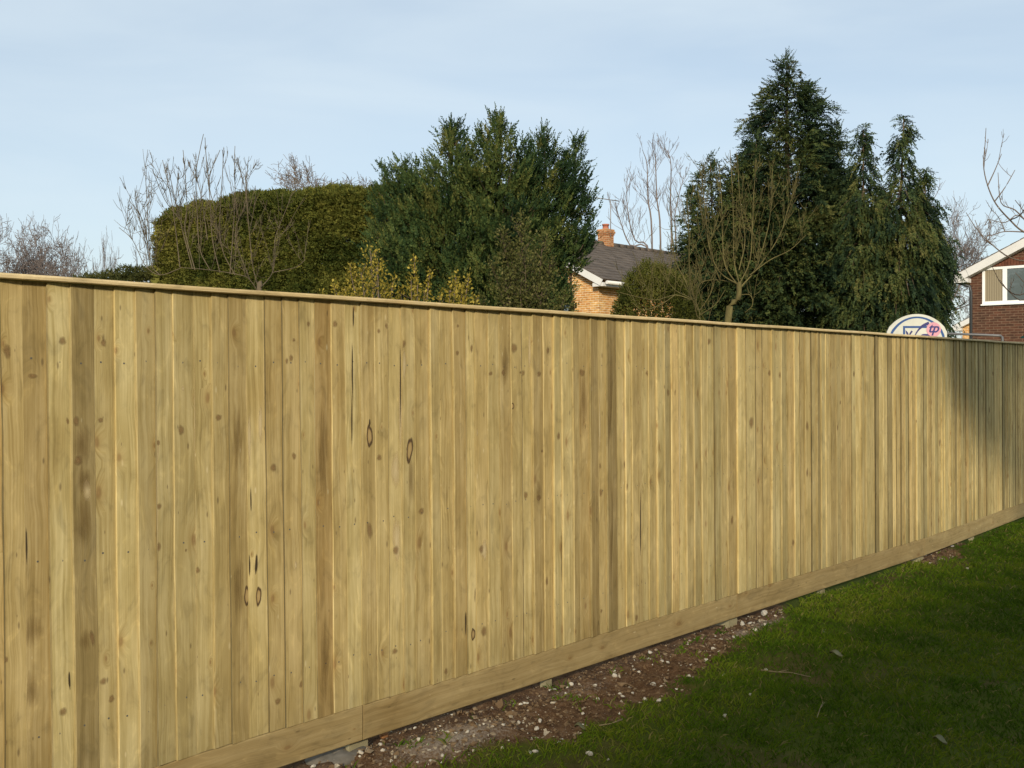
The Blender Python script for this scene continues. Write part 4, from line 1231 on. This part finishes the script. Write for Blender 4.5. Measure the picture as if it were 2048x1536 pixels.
bare_tree('bare_tree', 'dense grey twiggy bare tree at the left edge of the view', 40, 446, 42, 21, M['greybark'], 6, 0.85, 1.4, 0.1, 0.13, (2, 3), 0.74, 0.011, 0.25, 100)
bare_tree('bare_tree', 'low spreading bare tree between the twiggy one and the thin pale-stemmed one', 128, 488, 40, 22, M['greybark'], 5, 0.85, 1.2, 0.05, 0.10, (2, 3), 0.74, 0.010, 0.25, 84)
bare_tree('bare_tree', 'thin pale-stemmed bare tree standing up from the brown hedge', 211, 466, 38, 23, M['greybark'], 4, 0.4, 2.6, 0.6, 0.07, (1, 3), 0.68, 0.008, 0.14, 26)
bare_tree('bare_tree', 'scrubby bare thicket tree touching the left end of the clipped hedge', 255, 508, 36, 24, M['greybark'], 5, 0.8, 1.0, 0.1, 0.08, (2, 3), 0.72, 0.009, 0.25, 80)
bare_tree('bare_tree', 'faint reddish bare crown showing above the top of the clipped hedge', 662, 328, 62, 25, M['redtwig'], 6, 0.7, 6.0, 0.15, 0.28, (2, 3), 0.73, 0.013, 0.2, 150)
bare_tree('bare_tree', 'wide round bare oak between the twin-topped conifer and the red brick house', 1868, 352, 58, 26, M['greybark'], 5, 0.7, 4.5, 0.12, 0.30, (2, 3), 0.73, 0.014, 0.22, 112)

# nearer tree at the right edge, its branches cross in front of the red house
limb_tree('leaning_tree', 'bare tree at the right edge reaching thin branches across the red brick house', [(2190, 760), (2185, 600), (2150, 520), (2110, 490)], [
    [(2110, 490), (2048, 464), (2020, 440), (1992, 408), (1975, 370), (1967, 330), (1970, 290), (1972, 256)], [(2110, 490), (2060, 520), (2020, 515), (1985, 490), (1955, 460), (1932, 425)], [(1975, 372), (1990, 340), (2003, 308)], [(1990, 402), (2010, 375), (2030, 340)],
    [(2110, 490), (2060, 450), (2030, 420), (2002, 405), (1996, 345)], [(2150, 520), (2090, 560), (2040, 590), (2005, 570), (1985, 535)], [(2090, 560), (2048, 600), (2020, 585), (2000, 560)], [(2060, 450), (2035, 430), (2010, 445), (1975, 438)],
    [(2048, 464), (2010, 463), (1985, 470), (1970, 473)], [(2010, 463), (2000, 440), (1990, 425)], [(2060, 455), (2045, 420), (2030, 400)], [(1985, 490), (1965, 475), (1950, 440)], [(2150, 520), (2100, 540), (2060, 570), (2030, 545)], [(2020, 440), (2040, 430), (2060, 400)]],
    M['redtwig'], 13.5, 31, 1.6, 0.35, 0.09, 0.004, 0.25, 5, 0.4, 0.0125)

# ------------------------------------------------------------------ houses
def brick_mat(name, a, b, mortar, blot):
    m = Mat(name, 0.9, 0.15)
    uv = m.n('UVMap', _uv_map='UVMap').outputs[0]
    bt = m.n('TexBrick', Vector=uv, Color1=(*a, 1), Color2=(*b, 1), Mortar=(*mortar, 1), Scale=1.0)
    bt.inputs['Mortar Size'].default_value = 0.009
    bt.inputs['Mortar Smooth'].default_value = 0.2
    bt.inputs['Bias'].default_value = 0.0
    bt.inputs['Brick Width'].default_value = 0.225
    bt.inputs['Row Height'].default_value = 0.075
    nz = m.noise(uv, 1.4, 5, 0.6)
    c = m.mix(m.rng(nz, 0.4, 0.7, 0, 0.6), bt.outputs['Color'], m.mix(1.0, bt.outputs['Color'], blot, 'MULTIPLY'))
    n2 = m.noise(m.n('Mapping', Vector=uv, Scale=(4.4, 13.3, 1)).outputs[0], 1.0, 2, 0.5)
    k = m.rng(n2, 0.3, 0.7, 0.75, 1.25)
    c = m.mix(1.0, c, m.n('CombineColor', i0=k, i1=k, i2=k).outputs[0], 'MULTIPLY')
    m.color(c)
    m.bump(bt.outputs['Fac'], -0.4, 0.01)
    return m.m
M['buff'] = brick_mat('buff_brick', (0.45, 0.21, 0.065), (0.60, 0.34, 0.115), (0.66, 0.56, 0.38), (0.74, 0.56, 0.42))
M['redbrick'] = brick_mat('red_brick', (0.105, 0.046, 0.029), (0.068, 0.036, 0.025), (0.16, 0.105, 0.072), (0.75, 0.75, 0.70))
M['tile'] = plain('roof_tiles', (0.092, 0.073, 0.058), 0.9, 0.4, 2.5)
M['white'] = plain('white_paint', (0.62, 0.615, 0.60), 0.5, 0.06, 2)
M['upvc'] = plain('white_window_frame', (0.82, 0.82, 0.82), 0.35, 0.03, 2)
M['gutter'] = plain('dark_gutter', (0.04, 0.045, 0.05), 0.4, 0.1, 2)
M['lgutter'] = plain('white_gutter', (0.62, 0.61, 0.58), 0.4, 0.1, 2)
M['pot'] = plain('terracotta', (0.33, 0.12, 0.075), 0.85, 0.2, 5)
M['curtain'] = plain('beige_curtain', (0.30, 0.25, 0.17), 0.9, 0.2, 3)
M['alu'] = plain('aerial_metal', (0.22, 0.22, 0.23), 0.4, 0.05, 2, 0.5)
mg = Mat('window_glass', 0.03, 0.5)
mg.color((0.10, 0.125, 0.13))
mg.b.inputs['Metallic'].default_value = 0.0
mg.b.inputs['Coat Weight'].default_value = 1.0
M['glass'] = mg.m

D3 = np.array([DS[0], DS[1], 0.0])          # along the fence, away
Q3 = np.array([-DN[0], -DN[1], 0.0])        # to the left and away
UP = np.array([0, 0, 1.0])

def gable_house(name, label, C, wid, length, side, z_eave, rise, over, vover, brick, eave_gutter):
    """C: front corner on the ground; gable wall runs from C along side*Q3 for wid, the house goes back along D3"""
    g = Q3 * side
    C = np.array(C, float); C[2] = 0
    root = empty(name, C, label, 'house')
    mb = MB()
    zr = z_eave + rise
    pts = [C + np.array([0, 0, -0.3]), C + g * wid + np.array([0, 0, -0.3]), C + g * wid + UP * z_eave, C + g * wid / 2 + UP * zr, C + UP * z_eave]
    uv = [(0, -.3), (wid, -.3), (wid, z_eave), (wid / 2, zr), (0, z_eave)]
    for off, fl in ((0, False), (length, True)):
        pp = [p + D3 * off for p in pts]
        mb.face(pp, 0, uv)
    for e in (0, wid):
        p = C + g * e
        mb.face([p + UP * -.3, p + D3 * length + UP * -.3, p + D3 * length + UP * z_eave, p + UP * z_eave], 0, [(0, -.3), (length, -.3), (length, z_eave), (0, z_eave)])
    wall = mb.build('wall', brick, root)
    # roof: stepped tile courses on both slopes
    rb = MB()
    sl = math.hypot(wid / 2, rise)
    n = int((sl + over) / 0.30)
    for sgn, e0 in ((1, 0.0), (-1, wid)):
        gg = g * sgn
        e = C + g * e0 + UP * z_eave
        dirr = (gg * wid / 2 + UP * rise) / sl
        nrm = np.cross(dirr, D3); nrm = nrm if nrm[2] > 0 else -nrm
        for i in range(n + 1):
            a = -over + i * 0.30
            b = min(a + 0.33, sl + 0.02)
            if a >= sl: break
            rb.box(e + dirr * a - D3 * vover + nrm * 0.02, dirr * (b - a) + nrm * -0.012, D3 * (length + 2 * vover), nrm * 0.028)
    rid = C + g * wid / 2 + UP * (zr + 0.03)
    for i in range(int((length + 2 * vover) / 0.45)):
        p = rid + D3 * (i * 0.45 - vover)
        rb.tube([p, p + D3 * 0.44], [0.11, 0.105], 8)
    roof = rb.build('roof', M['tile'], root)
    # bargeboards on the front gable, soffit boxes
    bb = MB()
    for sgn, e0 in ((1, 0.0), (-1, wid)):
        gg = g * sgn
        e = C + g * e0 + UP * z_eave - D3 * (vover + 0.004)
        dirr = (gg * wid / 2 + UP * rise) / sl
        nrm = np.cross(dirr, D3); nrm = nrm if nrm[2] > 0 else -nrm
        bb.box(e - dirr * over - nrm * 0.21, dirr * (sl + over), D3 * 0.03, nrm * 0.225)
        bb.box(e - dirr * over - nrm * 0.21 + D3 * 0.032, dirr * (sl + over), D3 * (vover - 0.03), nrm * 0.02)
        # boxed eaves
        q = e - gg * over * math.cos(math.atan2(rise, wid / 2)) - UP * (over * math.sin(math.atan2(rise, wid / 2)) + 0.20)
        bb.box(q + D3 * 0.036, gg * over * 0.98, D3 * (length + vover), UP * 0.12)
    bb.build('bargeboard', M['white'], root)
    gt = MB()
    for sgn, e0 in ((1, 0.0), (-1, wid)):
        gg = g * sgn
        p = C + g * e0 + UP * z_eave - gg * (over + 0.06) - UP * (over * rise / (wid / 2) + 0.06) - D3 * (vover - 0.1)
        gt.tube([p, p + D3 * (length + vover)], 0.06, 8)
    gt.build('gutter', eave_gutter, root)
    return root, C, g, roof

# buff brick house, seen between the two cypresses
Yh = 33.0
house, C, g, roof = gable_house('brick_house', 'buff brick house with a dark tiled roof and chimney between the conifers', at(1197, HOR, Yh), 7.0, 10.5, 1, 4.87, 1.73, 0.45, 0.30, M['buff'], M['lgutter'])
ch = MB()
k = 4.75
cc = C + g * 3.5 + D3 * k
a = 0.44
def sq(z, s): return [cc - g * s / 2 - D3 * s / 2 + UP * z, cc + g * s / 2 - D3 * s / 2 + UP * z, cc + g * s / 2 + D3 * s / 2 + UP * z, cc - g * s / 2 + D3 * s / 2 + UP * z]
def stack(mb, z0, z1, s):
    p, q = sq(z0, s), sq(z1, s)
    for i in range(4):
        j = (i + 1) % 4
        mb.face([p[i], p[j], q[j], q[i]], 0, [(0, z0), (s, z0), (s, z1), (0, z1)])
    mb.face(q, 0, [(0, 0), (s, 0), (s, s), (0, s)]); mb.face(p[::-1], 0, [(0, 0), (s, 0), (s, s), (0, s)])
stack(ch, 6.2, 6.98, a); stack(ch, 6.981, 7.05, a + 0.05); stack(ch, 7.051, 7.13, a + 0.1); stack(ch, 7.131, 7.21, a + 0.05)
chim = ch.build('chimney', brick_mat('chimney_brick', (0.30, 0.13, 0.06), (0.38, 0.18, 0.075), (0.45, 0.36, 0.24), (0.8, 0.65, 0.5)), roof)
pm = MB()
ring = lambda z, r: [cc + UP * z + np.array([math.cos(t) * r, math.sin(t) * r, 0]) for t in np.linspace(0, 2 * math.pi, 13)[:-1]]
pm.grid([ring(7.205, .15), ring(7.26, .12), ring(7.36, .115), ring(7.365, .14), ring(7.42, .14), ring(7.42, .09), ring(7.25, .09)], True)
pm.build('chimney_pot', M['pot'], roof)
am = MB()
mt = cc - g * 0.24
am.tube([mt + UP * 6.9, mt + UP * 8.33], 0.019, 6)
bd_ = at(1189, 395, 38.6) - at(1238, 402, 38.9)
b0 = at(1238, 402, 38.9); b1 = at(1189, 395, 38.6)
am.tube([b0, b1], 0.02, 5)
for i in range(12):
    p = b0 + (b1 - b0) * (i + 0.3) / 12
    e = np.array([0.35, 0.9, 0.05]) * (0.16 + 0.012 * i)
    am.tube([p - e * .7, p + e * .7], 0.005, 4)
for sx in (-.10, .0, .10):
    p = b0 + (b1 - b0) * 0.08 + UP * sx
    am.tube([p - np.array([.12, .25, 0]), p + np.array([.12, .25, 0])], 0.006, 4)
am.build('tv_aerial', M['alu'], house)
# a downpipe and window on the buff wall
wm = MB()
def wall_pt(C, g, t, z, off=0.0): return C + g * t - D3 * off + UP * z
def window(C, g, t0, t1, z0, z1, parent, mull, panes_mat, off=0.03):
    fr = MB()
    th = 0.075
    def bar(ta, tb, za, zb, pr=0.03):
        fr.box(wall_pt(C, g, ta, za, pr), g * (tb - ta), D3 * (pr + 0.04), UP * (zb - za))
    bar(t0, t1, z1 - th, z1); bar(t0, t1, z0, z0 + th)
    for (ta, tb) in [(t0, t0 + th), (t1 - th, t1)] + [(mm - th * 0.8, mm + th * 0.8) for mm in mull]:
        bar(ta, tb, z0 + th + 0.001, z1 - th - 0.001, 0.027)
    w = fr.build('window', M['upvc'], parent)
    xs = [t0] + mull + [t1]
    for i in range(len(xs) - 1):
        pm_ = MB()
        pm_.box(wall_pt(C, g, xs[i] + th * .5, z0 + th * .5, 0.006), g * (xs[i + 1] - xs[i] - th), D3 * 0.003, UP * (z1 - z0 - th))
        pm_.build('pane', panes_mat[i], w)
    sl_ = MB()
    sl_.box(wall_pt(C, g, t0 - 0.03, z0 - 0.045, 0.07), g * (t1 - t0 + 0.06), D3 * 0.072, UP * 0.044)
    sl_.build('sill', M['upvc'], w)
    return w
window(C, g, 1.15, 2.9, 3.0, 4.05, house, [1.9], [M['glass'], M['glass']])

# red brick house at the right edge
house2, C2, g2, roof2 = gable_house('brick_house', 'dark red brick house with white bargeboards at the right edge', at(1940, HOR, 30.0), 7.2, 9.0, -1, 4.72, 1.72, 0.42, 0.30, M['redbrick'], M['gutter'])
cu = Mat('curtained_pane', 0.25, 0.4)
wv = cu.n('TexWave', Vector=cu.coords('Object', (1, 1, 0.02)), Scale=9.0, Distortion=1.5)
cu.color(cu.ramp(wv.outputs['Fac'], [(0, (0.17, 0.14, 0.09)), (1, (0.33, 0.28, 0.19))]))
M['curtain_pane'] = cu.m
window(C2, g2, 0.36, 2.75, 3.68, 4.76, house2, [0.99, 2.1], [M['curtain_pane'], M['glass'], M['curtain_pane']])
# soldier course over the window
sc = MB()
for i in range(30):
    t = 0.33 + i * 0.082
    sc.box(wall_pt(C2, g2, t, 4.775, 0.012), g2 * 0.072, D3 * 0.02, UP * 0.215)
sc.build('soldier_course', plain('soldier_brick', (0.13, 0.05, 0.03), 0.9, 0.4, 6), house2)
dp = MB()
p = C2 - D3 * 0.12 - g2 * 0.30
dp.tube([p + UP * 4.42 - g2 * 0.15, p + UP * 4.35, p + g2 * 0.34 + UP * 4.22, p + g2 * 0.36 + D3 * .02 + UP * 4.05, p + g2 * 0.36 + D3 * .02 + UP * 0.1], 0.045, 8)
dp.build('downpipe', M['gutter'], house2)
# far house glimpsed between them
gable_house('brick_house', 'distant buff house with a white verge glimpsed left of the red brick house', at(1925, HOR, 47.0), 8.0, 8.0, -1, 4.0, 1.9, 0.4, 0.3, M['buff'], M['gutter'])

# ------------------------------------------------------------------ garden things behind the fence
# basketball backboard
YB_ = 18.0
M['board_white'] = plain('white_backboard', (0.52, 0.52, 0.46), 0.45, 0.10, 3)
M['blue'] = plain('blue_print', (0.025, 0.075, 0.22), 0.5, 0.05, 3)
M['navy'] = plain('navy_print', (0.035, 0.035, 0.14), 0.5, 0.05, 3)
M['pink'] = plain('faded_red_print', (0.55, 0.27, 0.33), 0.5, 0.08, 3)
M['steel'] = plain('grey_steel', (0.11, 0.11, 0.115), 0.45, 0.15, 4, 0.5)
hoop = empty('basketball_hoop', gp(1834, YB_ + 0.3), 'white basketball backboard with a rounded top and blue border above the fence', 'basketball hoop')
def bp(px, py, off=0.0):
    p = at(px, py, YB_); return p + np.array([0, -off, 0])
def arch(inset, n=28, bottom=715):
    xl, xr, top, sh = 1774 + inset, 1894 - inset, 628 + inset, 664
    pts = [(xl, bottom - inset)]
    cx, hw = (xl + xr) / 2, (xr - xl) / 2
    Ra = 66.0 - inset * 0.4
    for i in range(n + 1):
        u = -1 + 2 * i / n
        e = max(0, abs(u) - 0.90) / 0.10
        x = u * (hw - 1.5) + math.copysign(1.5 * min(1, e * 1.5), u) * (abs(u) > 0.9)
        pts.append((cx + x, top + Ra - math.sqrt(max(1, Ra * Ra - (u * 56) ** 2)) + 5 * e * e))
    pts.append((xr, bottom - inset))
    return pts
bb = MB()
ol = arch(0)
f = [bp(*p) for p in ol]; bk = [bp(*p, -0.03) for p in ol]
bb.face(f[::-1]); bb.face(bk)
for i in range(len(f)):
    j = (i + 1) % len(f)
    bb.face([f[i], f[j], bk[j], bk[i]])
bboard = bb.build('backboard', M['board_white'], hoop)
bo = MB()
o1, o2 = arch(5.0), arch(8.4)
for i in range(len(o1)):
    j = (i + 1) % len(o1)
    bo.face([bp(*o1[i], .003), bp(*o1[j], .003), bp(*o2[j], .003), bp(*o2[i], .003)])
bo.build('border', M['blue'], bboard)
rc = MB()
for (x0, y0, x1, y1) in ((1806, 652, 1862, 656), (1806, 656.02, 1810, 700), (1858, 656.02, 1862, 700), (1810.02, 696, 1857.98, 700)):
    rc.face([bp(x0, y1, .004), bp(x1, y1, .004), bp(x1, y0, .004), bp(x0, y0, .004)])
rc.build('target_square', M['blue'], bboard)
def swoosh(pts, wid, off=.006):
    sw_ = MB()
    pp = smooth_path([np.array([x, y, 0.0]) for x, y in pts], 5)
    n = len(pp)
    L_, R_ = [], []
    for i in range(n):
        t = pp[min(i + 1, n - 1)] - pp[max(i - 1, 0)]
        t = t / np.linalg.norm(t)
        nn = np.array([-t[1], t[0], 0])
        w = np.interp(i / (n - 1), np.linspace(0, 1, len(wid)), wid)
        L_.append(bp(*(pp[i] + nn * w)[:2], off)); R_.append(bp(*(pp[i] - nn * w)[:2], off))
    for i in range(n - 1):
        sw_.face([L_[i], L_[i + 1], R_[i + 1], R_[i]])
    sw_.build('brush_stroke', M['navy'], bboard)
swoosh([(1827, 676), (1835, 662), (1845, 652), (1858, 646)], [0.8, 1.4, 2.6, 3.2])
swoosh([(1838, 674), (1845, 670), (1855, 670), (1862, 673)], [0.5, 1.6, 1.9, 0.8])
swoosh([(1811, 661), (1814, 666), (1818, 675)], [0.4, 2.0, 1.0])
swoosh([(1824, 662), (1820, 668), (1818, 676)], [1.8, 1.6, 0.6])
lg = MB()
lg.face([bp(1867 + 14.5 * math.cos(t), 659 + 14.5 * math.sin(t), .008) for t in np.linspace(0, 2 * math.pi, 33)[:-1]][::-1])
disc = lg.build('round_logo', M['pink'], bboard)
cu_ = bpy.data.curves.new('letters', 'FONT')
cu_.body = 'tp'
cu_.size = 0.235
cu_.shear = 0.32
cu_.extrude = 0.001
cu_.offset = 0.0045
cu_.space_character = 0.95
cu_.align_x = 'CENTER'
tmp = bpy.data.objects.new('letters', cu_)
COL.objects.link(tmp)
dg = bpy.context.evaluated_depsgraph_get()
lme = bpy.data.meshes.new_from_object(tmp.evaluated_get(dg))
bpy.data.objects.remove(tmp)
co = np.empty(len(lme.vertices) * 3, 'f'); lme.vertices.foreach_get('co', co); co = co.reshape(-1, 3)
org = bp(1866, 664.5, .011)
nco = np.stack([org[0] + co[:, 0], org[1] - co[:, 2], org[2] + co[:, 1]], -1)
lme.vertices.foreach_set('co', nco.astype('f').ravel())
lme.materials.clear()
link('letters', lme, M['navy'], bboard)
pl = MB()
p = gp(1834, YB_ + 0.25)
pl.tube([p + UP * -0.3, p + UP * 2.3, p + UP * 2.45 + np.array([0, -0.2, 0])], 0.04, 10)
pl.build('pole', M['steel'], hoop)
rg = MB()
c0 = at(1834, HOR, YB_) ; c0[2] = 1.98; c0[1] -= 0.27
rg.tube([c0 + np.array([math.cos(t) * .225, math.sin(t) * .225, 0]) for t in np.linspace(0, 2 * math.pi, 25)], 0.009, 6, cap=False)
rg.build('rim', plain('orange_rim', (0.5, 0.12, 0.03), 0.5), hoop)

# grey tubular frame right of the backboard
Yr = 19.0
fr = empty('tubular_frame', gp(1950, Yr), 'grey metal tube frame standing behind the fence beneath the red house', 'climbing frame')
tm = MB()
tm.tube(smooth_path([at(1886, 667, Yr + .4), at(1930, 668.5, Yr + .2), at(1992, 671, Yr), at(2002, 673, Yr), at(2005, 682, Yr), at(2005, 730, Yr)], 5), 0.024, 8)
tm.build('top_rail', M['steel'], fr)
for px, yy in ((1890, Yr + .4), (2005, Yr - .02)):
    lm = MB()
    q = at(px, 672 if px < 1900 else 725, yy)
    lm.tube([q, np.array([q[0], q[1], -0.1])], 0.022, 8)
    lm.build('leg', M['steel'], fr)
l2 = MB()
l2.tube([at(1890, 690, Yr + .4), at(2004, 692, Yr)], 0.018, 8)
l2.build('lower_rail', M['steel'], fr)

# green cover at the right edge
Yg = 12.3
M['green'] = plain('green_cover', (0.012, 0.075, 0.05), 0.6, 0.2, 4)
gc = empty('green_playhouse', gp(2085, Yg), 'dark green pitched cover peeping over the fence at the right edge', 'playhouse')
gm = MB()
zt = Zp(668, Yg + 1.2)
x0 = Xp(2040, Yg + 1.2); x1 = x0 + 1.3
xm = (x0 + x1) / 2
for y0, y1 in ((Yg, Yg + 1.2),):
    pr = [(x0, zt - 0.06), (x0 + 0.02, zt - 0.03), (xm, zt + 0.06), (x1, zt - 0.05), (x1 - .02, zt - 0.09), (xm, zt + 0.02)]
    gm.grid([[np.array([x, y, z]) for x, z in pr] for y in (y0, y1)], True, smooth=False)
gm.build('roof', M['green'], gc)
gm = MB()
gm.box((x0 + .06, Yg + .05, -0.1), (x1 - x0 - .12, 0, 0), (0, 1.1, 0), (0, 0, zt - 0.0))
gm.build('walls', M['green'], gc)

# ------------------------------------------------------------------ out of view: house added to shade the lawn, evergreen shading the fence end
Mshade = brick_mat('shade_house_brick', (0.30, 0.15, 0.09), (0.24, 0.12, 0.075), (0.36, 0.30, 0.22), (0.8, 0.8, 0.75))
shade_house = empty('brick_house', sw(-4, 9.0, 0), 'added two-storey brick house, unseen behind the photographer, shading the lawn', 'house')
hb_ = MB()
WF, SL, SR, ZE, RISE, DEP = 8.15, -13.0, 4.0, 4.9, 1.9, 7.0
def hp(s_, w_, z_=0.0): return sw(s_, w_, z_)
hb_.face([hp(SL, WF, -.3), hp(SR, WF, -.3), hp(SR, WF, ZE), hp(SL, WF, ZE)], 0, [(0, -.3), (17, -.3), (17, ZE), (0, ZE)])
hb_.face([hp(SL, WF + DEP, -.3), hp(SR, WF + DEP, -.3), hp(SR, WF + DEP, ZE), hp(SL, WF + DEP, ZE)], 0, [(0, -.3), (17, -.3), (17, ZE), (0, ZE)])
for e in (SL, SR):
    hb_.face([hp(e, WF, -.3), hp(e, WF + DEP, -.3), hp(e, WF + DEP, ZE), hp(e, WF + DEP / 2, ZE + RISE), hp(e, WF, ZE)], 0, [(0, -.3), (DEP, -.3), (DEP, ZE), (DEP / 2, ZE + RISE), (0, ZE)])
hb_.build("wall", Mshade, shade_house)
hr = MB()
for sg_, w0 in ((1, WF), (-1, WF + DEP)):
    e = hp(SL - 0.3, w0 - sg_ * 0.35, ZE - 0.19)
    up_ = (hp(0, DEP / 2 * sg_, RISE) - hp(0, 0, 0)) * (1 + 0.7 / DEP)
    hr.box(e, up_, hp(SR - SL + 0.6, 0) - hp(0, 0), UP * 0.06)
hr.build('roof', M['tile'], shade_house)

et = np.array([*sw(4.3, 4.75)[:2], 0.0])
conifer('garden_evergreen', 'round-headed evergreen tree outside the view that shades the far end of the fence', et,
        [(0, 0, [(3.3, 0.3), (4.0, 1.2), (4.85, 1.8), (5.8, 1.75), (6.7, 1.1), (7.4, 0.1)], 0)], M['leyland'], M['bark'], 260, 'flat', 0.30, 0.075, 19, 9, 0.26)
